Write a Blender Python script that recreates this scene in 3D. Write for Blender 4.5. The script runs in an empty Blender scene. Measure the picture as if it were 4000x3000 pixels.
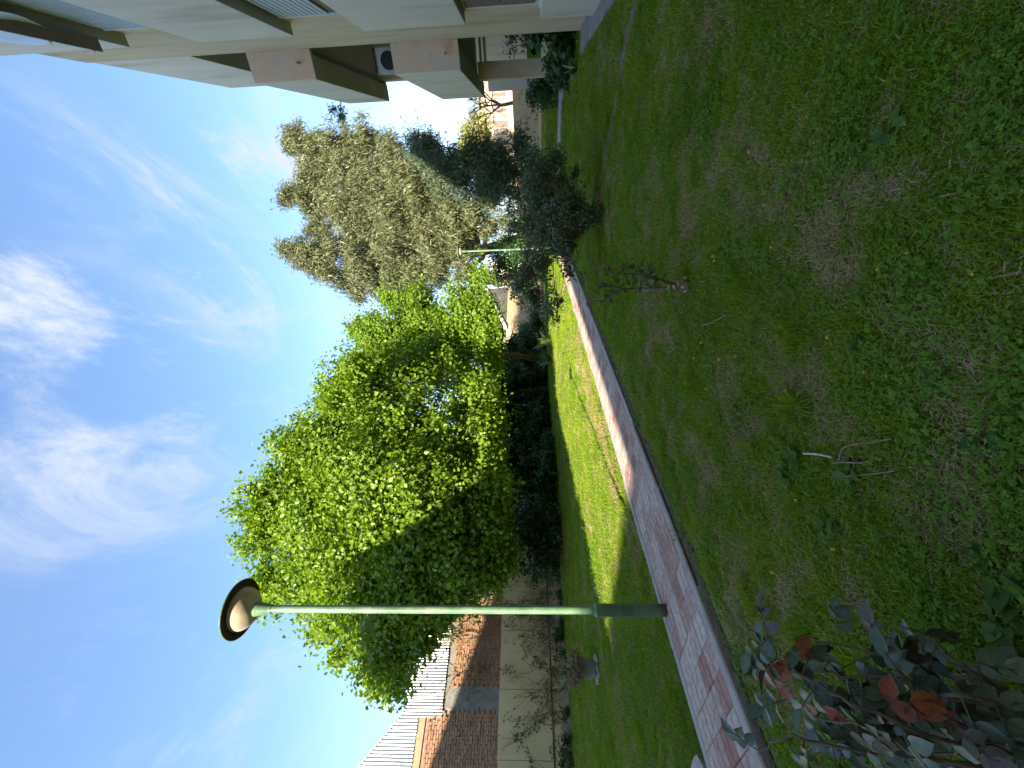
import bpy, math, random
import numpy as np
from mathutils import Vector, Matrix
random.seed(7); rng = np.random.default_rng(7)
SC = bpy.context.scene
# ------------------------------------------------------------------ camera, sky, sun, exposure
CF, CP, CR, CH = 1550., math.radians(2.77), .024, 1.15
_F = np.array([0, math.cos(CP), math.sin(CP)]); _U0 = np.array([0, -math.sin(CP), math.cos(CP)]); _R0 = np.array([1., 0, 0])
_U = _U0*math.cos(CR)+_R0*math.sin(CR); _R = _R0*math.cos(CR)-_U0*math.sin(CR)
CAM = np.array([0, 0, CH])
cd = bpy.data.cameras.new('camera'); cam = bpy.data.objects.new('camera', cd); SC.collection.objects.link(cam)
cd.sensor_width = 36; cd.lens = CF/4000*36; cd.clip_start = .05; cd.clip_end = 3000
_m = Matrix.Identity(4)
for i in range(3):
    _m[i][0] = -_U[i]; _m[i][1] = _R[i]; _m[i][2] = -_F[i]; _m[i][3] = CAM[i]
cam.matrix_world = _m; SC.camera = cam
SUN_H = np.array([.28, .96]); SUN_H /= np.linalg.norm(SUN_H); SUN_EL = math.radians(25)
world = bpy.data.worlds.new('World'); SC.world = world; world.use_nodes = True
def rayd(x, y): return _F*CF-(x-2000)*_U+(1500-y)*_R
def world_nodes():
    nt = world.node_tree; nt.nodes.clear(); N = nt.nodes.new; L = nt.links.new
    out = N('ShaderNodeOutputWorld'); bg = N('ShaderNodeBackground'); bg.inputs[1].default_value = .14
    sky = N('ShaderNodeTexSky'); sky.sky_type = 'NISHITA'; sky.sun_disc = False
    sky.sun_elevation = SUN_EL; sky.sun_rotation = math.atan2(-SUN_H[0], -SUN_H[1]); sky.air_density = 1.0; sky.dust_density = .35; sky.ozone_density = 1.3
    tc = N('ShaderNodeTexCoord'); sep = N('ShaderNodeSeparateXYZ'); L(tc.outputs['Generated'], sep.inputs[0])
    zz = N('ShaderNodeMath'); zz.operation = 'MAXIMUM'; L(sep.outputs['Z'], zz.inputs[0]); zz.inputs[1].default_value = 0.0
    za = N('ShaderNodeMath'); za.operation = 'ADD'; L(zz.outputs[0], za.inputs[0]); za.inputs[1].default_value = .12
    dx = N('ShaderNodeMath'); dx.operation = 'DIVIDE'; L(sep.outputs['X'], dx.inputs[0]); L(za.outputs[0], dx.inputs[1])
    dy = N('ShaderNodeMath'); dy.operation = 'DIVIDE'; L(sep.outputs['Y'], dy.inputs[0]); L(za.outputs[0], dy.inputs[1])
    cb = N('ShaderNodeCombineXYZ'); L(dx.outputs[0], cb.inputs[0]); L(dy.outputs[0], cb.inputs[1])
    def layer(scale, rot, sc, detail, rough, dist, lo, hi, amp, loc):
        mp = N('ShaderNodeMapping'); L(cb.outputs[0], mp.inputs[0]); mp.inputs['Rotation'].default_value = (0, 0, rot); mp.inputs['Scale'].default_value = sc; mp.inputs['Location'].default_value = loc
        nz = N('ShaderNodeTexNoise'); L(mp.outputs[0], nz.inputs['Vector']); nz.inputs['Scale'].default_value = scale
        nz.inputs['Detail'].default_value = detail; nz.inputs['Roughness'].default_value = rough; nz.inputs['Distortion'].default_value = dist
        mr = N('ShaderNodeMapRange'); mr.interpolation_type = 'SMOOTHSTEP'; L(nz.outputs['Fac'], mr.inputs[0]); mr.inputs[1].default_value = lo; mr.inputs[2].default_value = hi; mr.inputs[4].default_value = amp
        return mr.outputs[0]
    a = layer(.9, math.radians(35), (1, .6, 1), 9, .60, .35, .55, .82, .4, (3.1, .4, 0))
    b = layer(.55, math.radians(60), (1, .7, 1), 6, .6, .1, .47, .80, .14, (1, 5.2, 0))
    c = layer(1.9, math.radians(20), (1, .7, 1), 9, .65, .5, .57, .80, .45, (9.1, 2, 0))
    ad = N('ShaderNodeMath'); ad.operation = 'ADD'; L(a, ad.inputs[0]); L(b, ad.inputs[1])
    ac = N('ShaderNodeMath'); ac.operation = 'ADD'; L(ad.outputs[0], ac.inputs[0]); L(c, ac.inputs[1]); ac.use_clamp = True
    def bank(px, py, ang, seed, amp, prev):
        d = rayd(px, py); d = d/np.linalg.norm(d)
        vm = N('ShaderNodeVectorMath'); vm.operation = 'DOT_PRODUCT'; L(tc.outputs['Generated'], vm.inputs[0]); vm.inputs[1].default_value = tuple(d)
        m_ = N('ShaderNodeMapRange'); m_.interpolation_type = 'SMOOTHSTEP'; L(vm.outputs['Value'], m_.inputs[0]); m_.inputs[1].default_value = math.cos(math.radians(ang)); m_.inputs[2].default_value = math.cos(math.radians(ang*.25)); m_.inputs[4].default_value = amp
        l_ = layer(2.3, math.radians(28), (1.0, .5, 1), 12, .68, .8, .47, .70, 1, seed)
        mu = N('ShaderNodeMath'); mu.operation = 'MULTIPLY'; L(m_.outputs[0], mu.inputs[0]); L(l_, mu.inputs[1])
        a2 = N('ShaderNodeMath'); a2.operation = 'ADD'; a2.use_clamp = True; L(prev, a2.inputs[0]); L(mu.outputs[0], a2.inputs[1]); return a2.outputs[0]
    acc = bank(400, 1350, 26, (4.4, 1.3, 0), 1.15, ac.outputs[0]); acc = bank(1080, 900, 17, (7.7, 3.9, 0), 1.5, acc); acc = bank(900, 2700, 20, (2.7, 8.1, 0), .4, acc)
    class _o: pass
    ac = _o(); ac.outputs = [acc]
    hz = N('ShaderNodeMapRange'); hz.interpolation_type = 'SMOOTHSTEP'; L(sep.outputs['Z'], hz.inputs[0]); hz.inputs[1].default_value = .5; hz.inputs[2].default_value = .0; hz.inputs[3].default_value = 0; hz.inputs[4].default_value = .75
    ah = N('ShaderNodeMath'); ah.operation = 'ADD'; L(ac.outputs[0], ah.inputs[0]); L(hz.outputs[0], ah.inputs[1]); ah.use_clamp = True
    tint = N('ShaderNodeMix'); tint.data_type = 'RGBA'; tint.blend_type = 'MULTIPLY'; tint.inputs[0].default_value = 1; L(sky.outputs[0], tint.inputs[6]); tint.inputs[7].default_value = (.82, .905, .97, 1)
    mx = N('ShaderNodeMix'); mx.data_type = 'RGBA'; L(ah.outputs[0], mx.inputs[0]); L(tint.outputs[2], mx.inputs[6]); mx.inputs[7].default_value = (1.72, 1.88, 2.2, 1)
    L(mx.outputs[2], bg.inputs[0]); L(bg.outputs[0], out.inputs[0])
world_nodes()
sl = bpy.data.lights.new('sun', 'SUN'); sl.energy = 5.0; sl.angle = math.radians(.53); sl.color = (1, .90, .72)
so = bpy.data.objects.new('sun', sl); SC.collection.objects.link(so)
_sd = Vector((SUN_H[0]*math.cos(SUN_EL), SUN_H[1]*math.cos(SUN_EL), -math.sin(SUN_EL)))
so.rotation_euler = _sd.to_track_quat('-Z', 'Y').to_euler(); so.location = (0, 0, 60)
SC.view_settings.view_transform = 'Standard'; SC.view_settings.look = 'None'; SC.view_settings.gamma = 1
SC.view_settings.use_curve_mapping = False; SC.view_settings.exposure = 1.78
SC.cycles.max_bounces = 6; SC.cycles.transparent_max_bounces = 6; SC.cycles.transmission_bounces = 3
SC.cycles.use_adaptive_sampling = True; SC.cycles.use_denoising = True

# ------------------------------------------------------------------ helpers
def rayd(x, y): return _F*CF-(x-2000)*_U+(1500-y)*_R
def gnd(x, y, z=0.):
    d = rayd(x, y); return CAM+d*((z-CH)/d[2])
def at(x, y, Y):
    d = rayd(x, y); return CAM+d*(Y/d[1])
def nrm(v): v = np.asarray(v, float); return v/np.linalg.norm(v)
# facade frame (s along the facade, w out of it, z up)
C0 = np.array([6.89, 7.98, 0]); FD = nrm([.52, .854, 0]); FN = np.array([-FD[1], FD[0], 0])
def F(s, w, z): return C0+FD*s+FN*w+np.array([0, 0, z])
FDn, FNn = FD, FN
# boundary wall frame
W0 = np.array([-13.2, 13.9, 0]); WD = nrm([.69, .72, 0]); WN = np.array([-WD[1], WD[0], 0])   # WN points away from the garden
def W(t, o, z): return W0+WD*t+WN*o+np.array([0, 0, z])
# path frame
PO = np.array([-1.53, 4.7, 0]); PD = nrm([.52, .854, 0]); PN = np.array([-PD[1], PD[0], 0])
def P(s, w, z): return PO+PD*s+PN*w+np.array([0, 0, z])
def wframe(fn):
    return fn

COL = SC.collection
def mesh(name, V, Fc, m=None, smooth=False, attr=None):
    me = bpy.data.meshes.new(name)
    V = np.asarray(V, dtype=np.float32).reshape(-1, 3)
    if isinstance(Fc, np.ndarray):
        k = Fc.shape[1]; n = Fc.shape[0]
        me.vertices.add(len(V)); me.vertices.foreach_set('co', V.ravel())
        me.loops.add(n*k); me.loops.foreach_set('vertex_index', Fc.astype(np.int32).ravel())
        me.polygons.add(n); me.polygons.foreach_set('loop_start', np.arange(0, n*k, k, dtype=np.int32))
        me.update(calc_edges=True)
    else:
        me.from_pydata([tuple(v) for v in V.tolist()], [], Fc)
    if attr is not None:
        a = me.attributes.new('rnd', 'FLOAT', 'POINT'); a.data.foreach_set('value', np.asarray(attr, dtype=np.float32))
    for mm in (m if isinstance(m, (list, tuple)) else [m]):
        if mm: me.materials.append(mm)
    if smooth:
        me.polygons.foreach_set('use_smooth', np.ones(len(me.polygons), dtype=bool))
    me.update()
    return me
def tag(o, label=None, cat=None, group=None, kind=None):
    if label: o['label'] = label
    if cat: o['category'] = cat
    if group: o['group'] = group
    if kind: o['kind'] = kind
    return o
def ob(name, me, parent=None, loc=None, **k):
    o = bpy.data.objects.new(name, me); COL.objects.link(o)
    if parent is not None:
        o.parent = parent
        if parent.type == 'EMPTY' and not parent.get('_local'):
            pass
    if loc is not None: o.location = loc
    return tag(o, **k)
def thing(name, loc, label, cat, group=None, rotz=0):
    o = bpy.data.objects.new(name, None); COL.objects.link(o); o.empty_display_size = .1
    o.location = tuple(loc); o.rotation_euler = (0, 0, rotz)
    return tag(o, label, cat, group)
def part(name, V, Fc, m, parent, smooth=False, attr=None, kind=None, label=None):
    """mesh given in WORLD coordinates, parented to an unrotated thing (or a part of it)"""
    off = np.array(worldloc(parent))
    V = np.asarray(V, dtype=float).reshape(-1, 3)-off
    o = bpy.data.objects.new(name, mesh(name, V, Fc, m, smooth, attr)); COL.objects.link(o); o.parent = parent
    return tag(o, label, None, None, kind)
def worldloc(o):
    p = np.zeros(3)
    while o is not None: p += np.array(o.location); o = o.parent
    return p
BOXF = [(0, 3, 2, 1), (4, 5, 6, 7), (0, 1, 5, 4), (1, 2, 6, 5), (2, 3, 7, 6), (3, 0, 4, 7)]
def fbox(fr, a0, a1, b0, b1, c0, c1):
    return [fr(a0, b0, c0), fr(a1, b0, c0), fr(a1, b1, c0), fr(a0, b1, c0), fr(a0, b0, c1), fr(a1, b0, c1), fr(a1, b1, c1), fr(a0, b1, c1)], BOXF
XYZ = lambda a, b, c: np.array([a, b, c], float)
def join(lst):
    V = []; Fc = []
    for v, f in lst:
        o = len(V); V += [list(p) for p in v]; Fc += [tuple(i+o for i in q) for q in f]
    return V, Fc
def prism(poly, ext):
    n = len(poly); V = [np.array(p) for p in poly]+[np.array(p)+np.array(ext) for p in poly]
    return V, [tuple(range(n))[::-1], tuple(range(n, 2*n))]+[(i, (i+1) % n, n+(i+1) % n, n+i) for i in range(n)]
def tube(pts, rad, seg=6, cap=True):
    pts = [np.array(p, float) for p in pts]; n = len(pts)
    if np.isscalar(rad): rad = [rad]*n
    V = []; Fc = []; prev = None
    for i, p in enumerate(pts):
        t = nrm(pts[min(i+1, n-1)]-pts[max(i-1, 0)]+1e-9)
        if prev is None:
            u = np.cross(t, [0, 0, 1.]) if abs(t[2]) < .9 else np.cross(t, [1., 0, 0])
        else: u = prev-t*np.dot(prev, t)
        u = nrm(u); prev = u; v = np.cross(t, u)
        for k in range(seg):
            a = 2*math.pi*k/seg; V.append(p+rad[i]*(u*math.cos(a)+v*math.sin(a)))
    for i in range(n-1):
        for k in range(seg):
            a = i*seg+k; b = i*seg+(k+1) % seg; Fc.append((a, b, b+seg, a+seg))
    if cap: Fc.append(tuple(range(seg))[::-1]); Fc.append(tuple(range((n-1)*seg, n*seg)))
    return V, Fc
def lathe(c, prof, seg=32):
    V = []; Fc = []
    for r, z in prof:
        for k in range(seg):
            a = 2*math.pi*k/seg; V.append(np.array(c)+np.array([r*math.cos(a), r*math.sin(a), z]))
    for i in range(len(prof)-1):
        for k in range(seg):
            a = i*seg+k; b = i*seg+(k+1) % seg; Fc.append((a, b, b+seg, a+seg))
    return V, Fc
def curve_pts(pts, n=6, jit=0.):
    """smooth subdivision of a polyline (Catmull-Rom) with a little jitter"""
    pts = [np.array(p, float) for p in pts]; out = []
    q = [2*pts[0]-pts[1]]+pts+[2*pts[-1]-pts[-2]]
    for i in range(1, len(q)-2):
        for k in range(n):
            t = k/n; a, b, c, d = q[i-1:i+3]
            out.append(.5*((2*b)+(c-a)*t+(2*a-5*b+4*c-d)*t*t+(3*b-a-3*c+d)*t**3)+rng.normal(0, jit, 3) if jit else .5*((2*b)+(c-a)*t+(2*a-5*b+4*c-d)*t*t+(3*b-a-3*c+d)*t**3))
    out.append(pts[-1]); return out

# ------------------------------------------------------------------ materials
def nodes(name):
    m = bpy.data.materials.new(name); m.use_nodes = True; nt = m.node_tree
    return m, nt, nt.nodes, nt.links, nt.nodes['Principled BSDF']
def ramp(N, cols, pos=None):
    r = N.new('ShaderNodeValToRGB'); e = r.color_ramp.elements
    pos = pos or [i/(len(cols)-1) for i in range(len(cols))]
    while len(e) < len(cols): e.new(.5)
    for i, c in enumerate(cols): e[i].position = pos[i]; e[i].color = (*c, 1)
    return r
def surf(name, cols, scale=3., rough=.8, bump=.15, bscale=40., metal=0, detail=8, stretch=(1, 1, 1), pos=None, spec=.3, fine=.18):
    """noise mottled surface; cols = list of base colours the mottling runs through"""
    m, nt, N, L, b = nodes(name)
    g = N.new('ShaderNodeNewGeometry'); mp = N.new('ShaderNodeMapping'); mp.inputs['Scale'].default_value = stretch; L.new(g.outputs['Position'], mp.inputs[0])
    n1 = N.new('ShaderNodeTexNoise'); n1.inputs['Scale'].default_value = scale; n1.inputs['Detail'].default_value = detail; n1.inputs['Roughness'].default_value = .62; L.new(mp.outputs[0], n1.inputs['Vector'])
    r = ramp(N, cols, pos or ([.3+.4*i/(len(cols)-1) for i in range(len(cols))] if len(cols) > 1 else None)); L.new(n1.outputs['Fac'], r.inputs[0])
    n2 = N.new('ShaderNodeTexNoise'); n2.inputs['Scale'].default_value = bscale; n2.inputs['Detail'].default_value = 5; L.new(g.outputs['Position'], n2.inputs['Vector'])
    mr = N.new('ShaderNodeMapRange'); mr.inputs[1].default_value = .3; mr.inputs[2].default_value = .7; mr.inputs[3].default_value = 1-fine; mr.inputs[4].default_value = 1+fine; L.new(n2.outputs['Fac'], mr.inputs[0])
    mx = N.new('ShaderNodeMix'); mx.data_type = 'RGBA'; mx.blend_type = 'MULTIPLY'; mx.inputs[0].default_value = 1; L.new(r.outputs[0], mx.inputs[6]); L.new(mr.outputs[0], mx.inputs[7])
    L.new(mx.outputs[2], b.inputs['Base Color'])
    b.inputs['Roughness'].default_value = rough; b.inputs['Metallic'].default_value = metal; b.inputs['Specular IOR Level'].default_value = spec
    if bump:
        bp = N.new('ShaderNodeBump'); bp.inputs['Strength'].default_value = bump; bp.inputs['Distance'].default_value = .02; L.new(n2.outputs['Fac'], bp.inputs['Height']); L.new(bp.outputs[0], b.inputs['Normal'])
    return m
def leafm(name, cols, trans=.35, rough=.45, spec=.4, tcol=None, world_scale=0.0, tmul=1.5):
    m, nt, N, L, b = nodes(name)
    at_ = N.new('ShaderNodeAttribute'); at_.attribute_name = 'rnd'
    r = ramp(N, cols); L.new(at_.outputs['Fac'], r.inputs[0]); col = r.outputs[0]
    b.inputs['Roughness'].default_value = rough; b.inputs['Specular IOR Level'].default_value = spec
    L.new(col, b.inputs['Base Color'])
    tr = N.new('ShaderNodeBsdfTranslucent')
    tm = N.new('ShaderNodeMix'); tm.data_type = 'RGBA'; tm.blend_type = 'MULTIPLY'; tm.inputs[0].default_value = 1; L.new(col, tm.inputs[6]); tm.inputs[7].default_value = (*(tcol or (1.5*tmul/1.5, 1.45*tmul/1.5, .5*tmul/1.5)), 1)
    L.new(tm.outputs[2], tr.inputs[0])
    ms = N.new('ShaderNodeMixShader'); ms.inputs[0].default_value = trans; L.new(b.outputs[0], ms.inputs[1]); L.new(tr.outputs[0], ms.inputs[2])
    L.new(ms.outputs[0], nt.nodes['Material Output'].inputs[0])
    return m
M = {}
M['beige'] = surf('render beige paint', [(.44, .31, .19), (.62, .46, .29), (.68, .52, .34), (.58, .42, .26)], 1.3, .9, .3, 130, stretch=(1, 1, .25), fine=.07)
M['grey'] = surf('render warm grey paint', [(.52, .42, .33), (.70, .59, .47), (.76, .65, .52), (.66, .55, .43)], 1.4, .9, .3, 130, stretch=(1, 1, .22), fine=.07)
M['pink'] = surf('render pink beige warm bounce', [(.50, .33, .22), (.68, .44, .29), (.62, .48, .36), (.52, .42, .33)], 2.2, .9, .25, 150, fine=.06)  # balcony ends: warm reflected light put into the colour as a pink tint
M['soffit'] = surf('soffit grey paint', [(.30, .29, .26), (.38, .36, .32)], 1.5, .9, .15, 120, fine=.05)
M['concrete'] = surf('grey concrete', [(.20, .18, .16), (.28, .25, .22), (.34, .30, .26)], 2.5, .9, .35, 70)
M['pale_concrete'] = surf('pale concrete edging', [(.34, .28, .25), (.43, .36, .32), (.49, .42, .37)], 5, .85, .3, 120, fine=.1)
M['cream_wall'] = surf('cream painted wall', [(.36, .25, .12), (.72, .51, .26), (.79, .58, .31), (.74, .56, .33)], .9, .9, .3, 60, pos=[.20, .32, .55, .75], fine=.08)
M['tan_wall'] = surf('tan weathered wall', [(.26, .19, .11), (.52, .38, .22), (.58, .43, .25), (.45, .33, .20)], 1.3, .9, .4, 25, stretch=(1, 1, 2.5), fine=.16)
M['ledge'] = surf('stained ledge', [(.22, .16, .10), (.45, .33, .20), (.52, .40, .25)], 2.2, .9, .3, 50)
M['mortar'] = surf('pale mortar', [(.30, .22, .16), (.44, .36, .29)], 6, .95, .6, 60)
M['dark_mortar'] = surf('brown joints', [(.12, .075, .05), (.20, .13, .09)], 5, .95, .6, 60)
M['window_dark'] = surf('dark glass', [(.02, .022, .025), (.03, .032, .035)], 2, .12, 0, 20, spec=.6)
M['window_brown'] = surf('brown shutter board', [(.16, .115, .10), (.20, .15, .13)], 2, .6, .05, 40)
M['shutter'] = surf('pale blue shutter slats', [(.42, .45, .45), (.50, .54, .54)], 3, .45, .05, 40, fine=.04)
M['white_metal'] = surf('off white metal', [(.62, .62, .58), (.72, .72, .68)], 4, .5, .05, 40, fine=.05)
M['dark'] = surf('dark interior', [(.02, .018, .015), (.035, .03, .025)], 2, .9, 0, 20)
M['bark'] = surf('brown bark', [(.05, .037, .025), (.10, .07, .045), (.15, .11, .075)], 9, .9, .7, 30, stretch=(1, 1, .3))
M['euc_bark'] = surf('peeling tan bark', [(.12, .07, .045), (.30, .20, .12), (.46, .35, .23)], 2.5, .85, .5, 25, stretch=(1, 1, .4))
M['twig'] = surf('grey brown twig', [(.10, .065, .045), (.20, .14, .10)], 15, .85, .2, 60)
M['straw_twig'] = surf('dry tan vine', [(.22, .14, .08), (.36, .25, .15)], 15, .85, .2, 60)
M['soil'] = surf('dark soil', [(.05, .034, .022), (.10, .068, .045), (.17, .12, .08)], 12, .95, .8, 60)
M['dirt'] = surf('bare pale dirt', [(.11, .075, .045), (.20, .14, .09), (.29, .22, .15)], 7, .95, .6, 60)
M['ac'] = surf('ac casing', [(.30, .30, .29), (.36, .36, .35)], 3, .6, .03, 30, fine=.04)

def pole_mat():
    m, nt, N, L, b = nodes('weathered green paint')
    g = N.new('ShaderNodeNewGeometry'); n1 = N.new('ShaderNodeTexNoise'); n1.inputs['Scale'].default_value = 5; n1.inputs['Detail'].default_value = 8; L.new(g.outputs['Position'], n1.inputs[0])
    r = ramp(N, [(.065, .15, .075), (.13, .235, .13), (.23, .33, .19)], [.32, .5, .7]); L.new(n1.outputs['Fac'], r.inputs[0])
    n2 = N.new('ShaderNodeTexNoise'); n2.inputs['Scale'].default_value = 60; n2.inputs['Detail'].default_value = 6; L.new(g.outputs['Position'], n2.inputs[0])
    r2 = ramp(N, [(0, 0, 0), (1, 1, 1)], [.60, .70]); L.new(n2.outputs['Fac'], r2.inputs[0])
    mx = N.new('ShaderNodeMix'); mx.data_type = 'RGBA'; L.new(r2.outputs[0], mx.inputs[0]); L.new(r.outputs[0], mx.inputs[6]); mx.inputs[7].default_value = (.07, .10, .06, 1)
    sp = N.new('ShaderNodeSeparateXYZ'); L.new(g.outputs['Position'], sp.inputs[0])
    ad = N.new('ShaderNodeMath'); ad.operation = 'MULTIPLY_ADD'; L.new(n1.outputs['Fac'], ad.inputs[0]); ad.inputs[1].default_value = .12; L.new(sp.outputs['Z'], ad.inputs[2])
    r3 = ramp(N, [(1, 1, 1), (0, 0, 0)], [.10, .15]); L.new(ad.outputs[0], r3.inputs[0])
    my = N.new('ShaderNodeMix'); my.data_type = 'RGBA'; L.new(r3.outputs[0], my.inputs[0]); L.new(mx.outputs[2], my.inputs[6]); my.inputs[7].default_value = (.10, .045, .028, 1)
    L.new(my.outputs[2], b.inputs['Base Color']); b.inputs['Roughness'].default_value = .5
    bp = N.new('ShaderNodeBump'); bp.inputs['Strength'].default_value = .25; bp.inputs['Distance'].default_value = .004; L.new(n2.outputs['Fac'], bp.inputs['Height']); L.new(bp.outputs[0], b.inputs['Normal'])
    return m
M['pole'] = pole_mat()
def diffuser():
    m, nt, N, L, b = nodes('cream translucent diffuser'); b.inputs['Base Color'].default_value = (.72, .62, .44, 1); b.inputs['Roughness'].default_value = .35
    g = N.new('ShaderNodeNewGeometry'); n1 = N.new('ShaderNodeTexNoise'); n1.inputs['Scale'].default_value = 9; n1.inputs['Detail'].default_value = 6; L.new(g.outputs['Position'], n1.inputs[0])
    r = ramp(N, [(.42, .33, .22), (.70, .60, .43)], [.3, .6]); L.new(n1.outputs['Fac'], r.inputs[0]); L.new(r.outputs[0], b.inputs['Base Color'])
    tr = N.new('ShaderNodeBsdfTranslucent'); tr.inputs[0].default_value = (.75, .66, .5, 1)
    ms = N.new('ShaderNodeMixShader'); ms.inputs[0].default_value = .25; L.new(b.outputs[0], ms.inputs[1]); L.new(tr.outputs[0], ms.inputs[2]); L.new(ms.outputs[0], N['Material Output'].inputs[0])
    return m
M['diffuser'] = diffuser()
M['cap_under'] = surf('lamp cap green enamel', [(.07, .13, .085), (.12, .20, .13)], 8, .4, .05, 50)
M['cap_in'] = surf('lamp cap brown inside', [(.045, .028, .02), (.08, .05, .035)], 8, .7, .05, 50)
M['sheet_metal'] = surf('galvanised sheet', [(.42, .42, .41), (.60, .60, .59), (.50, .49, .47)], 2.5, .42, .05, 30, metal=.55, stretch=(1, 1, .3), fine=.08)
M['plastic'] = surf('clouded plastic sheet', [(.48, .50, .55), (.62, .64, .68)], 3, .3, .3, 12, fine=.03)
def brickmat(name, cols):
    m, nt, N, L, b = nodes(name)
    oi = N.new('ShaderNodeObjectInfo'); at_ = N.new('ShaderNodeAttribute'); at_.attribute_name = 'rnd'
    ad = N.new('ShaderNodeMath'); ad.operation = 'ADD'; L.new(oi.outputs['Random'], ad.inputs[0]); L.new(at_.outputs['Fac'], ad.inputs[1])
    fr = N.new('ShaderNodeMath'); fr.operation = 'FRACT'; L.new(ad.outputs[0], fr.inputs[0])
    r = ramp(N, cols); L.new(fr.outputs[0], r.inputs[0])
    g = N.new('ShaderNodeNewGeometry'); n2 = N.new('ShaderNodeTexNoise'); n2.inputs['Scale'].default_value = 22; n2.inputs['Detail'].default_value = 7; L.new(g.outputs['Position'], n2.inputs[0])
    mr = N.new('ShaderNodeMapRange'); mr.inputs[1].default_value = .3; mr.inputs[2].default_value = .7; mr.inputs[3].default_value = .7; mr.inputs[4].default_value = 1.25; L.new(n2.outputs['Fac'], mr.inputs[0])
    mx = N.new('ShaderNodeMix'); mx.data_type = 'RGBA'; mx.blend_type = 'MULTIPLY'; mx.inputs[0].default_value = 1; L.new(r.outputs[0], mx.inputs[6]); L.new(mr.outputs[0], mx.inputs[7])
    L.new(mx.outputs[2], b.inputs['Base Color']); b.inputs['Roughness'].default_value = .88; b.inputs['Specular IOR Level'].default_value = .25
    bp = N.new('ShaderNodeBump'); bp.inputs['Strength'].default_value = .35; bp.inputs['Distance'].default_value = .006; L.new(n2.outputs['Fac'], bp.inputs['Height']); L.new(bp.outputs[0], b.inputs['Normal'])
    return m
M['brick'] = brickmat('rough brick', [(.34, .17, .10), (.42, .22, .13), (.48, .27, .165), (.37, .20, .125), (.44, .27, .18)])
M['tile'] = brickmat('worn pink paving tile', [(.46, .32, .26), (.53, .41, .34), (.38, .19, .145), (.56, .45, .38), (.48, .33, .27), (.35, .17, .13), (.54, .43, .36)])

# ------------------------------------------------------------------ numpy noise for masks
_G = rng.random((64, 64))
def vnoise(x, y, s=1., o=0.):
    x = np.asarray(x, float)*s+o+200; y = np.asarray(y, float)*s+o*1.7+200
    xi = np.floor(x).astype(int); yi = np.floor(y).astype(int); fx = x-xi; fy = y-yi; fx = fx*fx*(3-2*fx); fy = fy*fy*(3-2*fy)
    g = lambda a, b: _G[a % 64, b % 64]
    return (g(xi, yi)*(1-fx)+g(xi+1, yi)*fx)*(1-fy)+(g(xi, yi+1)*(1-fx)+g(xi+1, yi+1)*fx)*fy
def fbm(x, y, s=1., o=0.): return (vnoise(x, y, s, o)+.5*vnoise(x, y, 2.1*s, o+7)+.25*vnoise(x, y, 4.3*s, o+13))/1.75

# ------------------------------------------------------------------ ground
def in_path(x, y, m=0.):
    rx = x-PO[0]; ry = y-PO[1]; s = rx*PD[0]+ry*PD[1]; w = rx*PN[0]+ry*PN[1]
    return (w < .03+m) & (w > -1.0-m) & (s > -6)
def fac_sw(x, y):
    rx = x-C0[0]; ry = y-C0[1]; return rx*FD[0]+ry*FD[1], rx*FN[0]+ry*FN[1]
def in_build(x, y):
    s, w = fac_sw(x, y); return ((w < .35) & (s < .1)) | ((w < -.3) & (s < 7))
STRIP = [gnd(2202, 331), gnd(2197, 480), gnd(2189, 606), gnd(2184, 693), None, None, gnd(2179, 679), gnd(2180, 606), gnd(2184, 462), gnd(2186, 317)]
SA = gnd(2203, 300); SB = gnd(2184.5, 693); SA2 = gnd(2187, 300); SB2 = gnd(2179, 679)
sdir = nrm(SB-SA); SB = SB+sdir*1.6; SB2 = SB2+nrm(SB2-SA2)*1.2; SA = SA-sdir*2.2; SA2 = SA2-nrm(SB2-SA2)*2.2
def in_strip(x, y):
    r = np.stack([x-SA[0], y-SA[1]], -1); d = nrm((SB-SA)[:2]); L_ = np.linalg.norm((SB-SA)[:2]); nn = np.array([-d[1], d[0]])
    w2 = np.dot((SA2-SA)[:2], nn); a = r@d; b = r@nn*np.sign(w2)
    return (a > 0) & (a < L_) & (b > -.05) & (b < abs(w2)+.1)
def left_of_wall(x, y):
    return (x-W0[0])*WN[0]+(y-W0[1])*WN[1] < -.35
RC = W(32.8, 0, 0); RD = nrm([.72, -.69, 0]); RN = np.array([RD[1], -RD[0], 0])*-1
def RW(t, o, z): return RC+RD*t+RN*o+np.array([0, 0, z])

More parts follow.
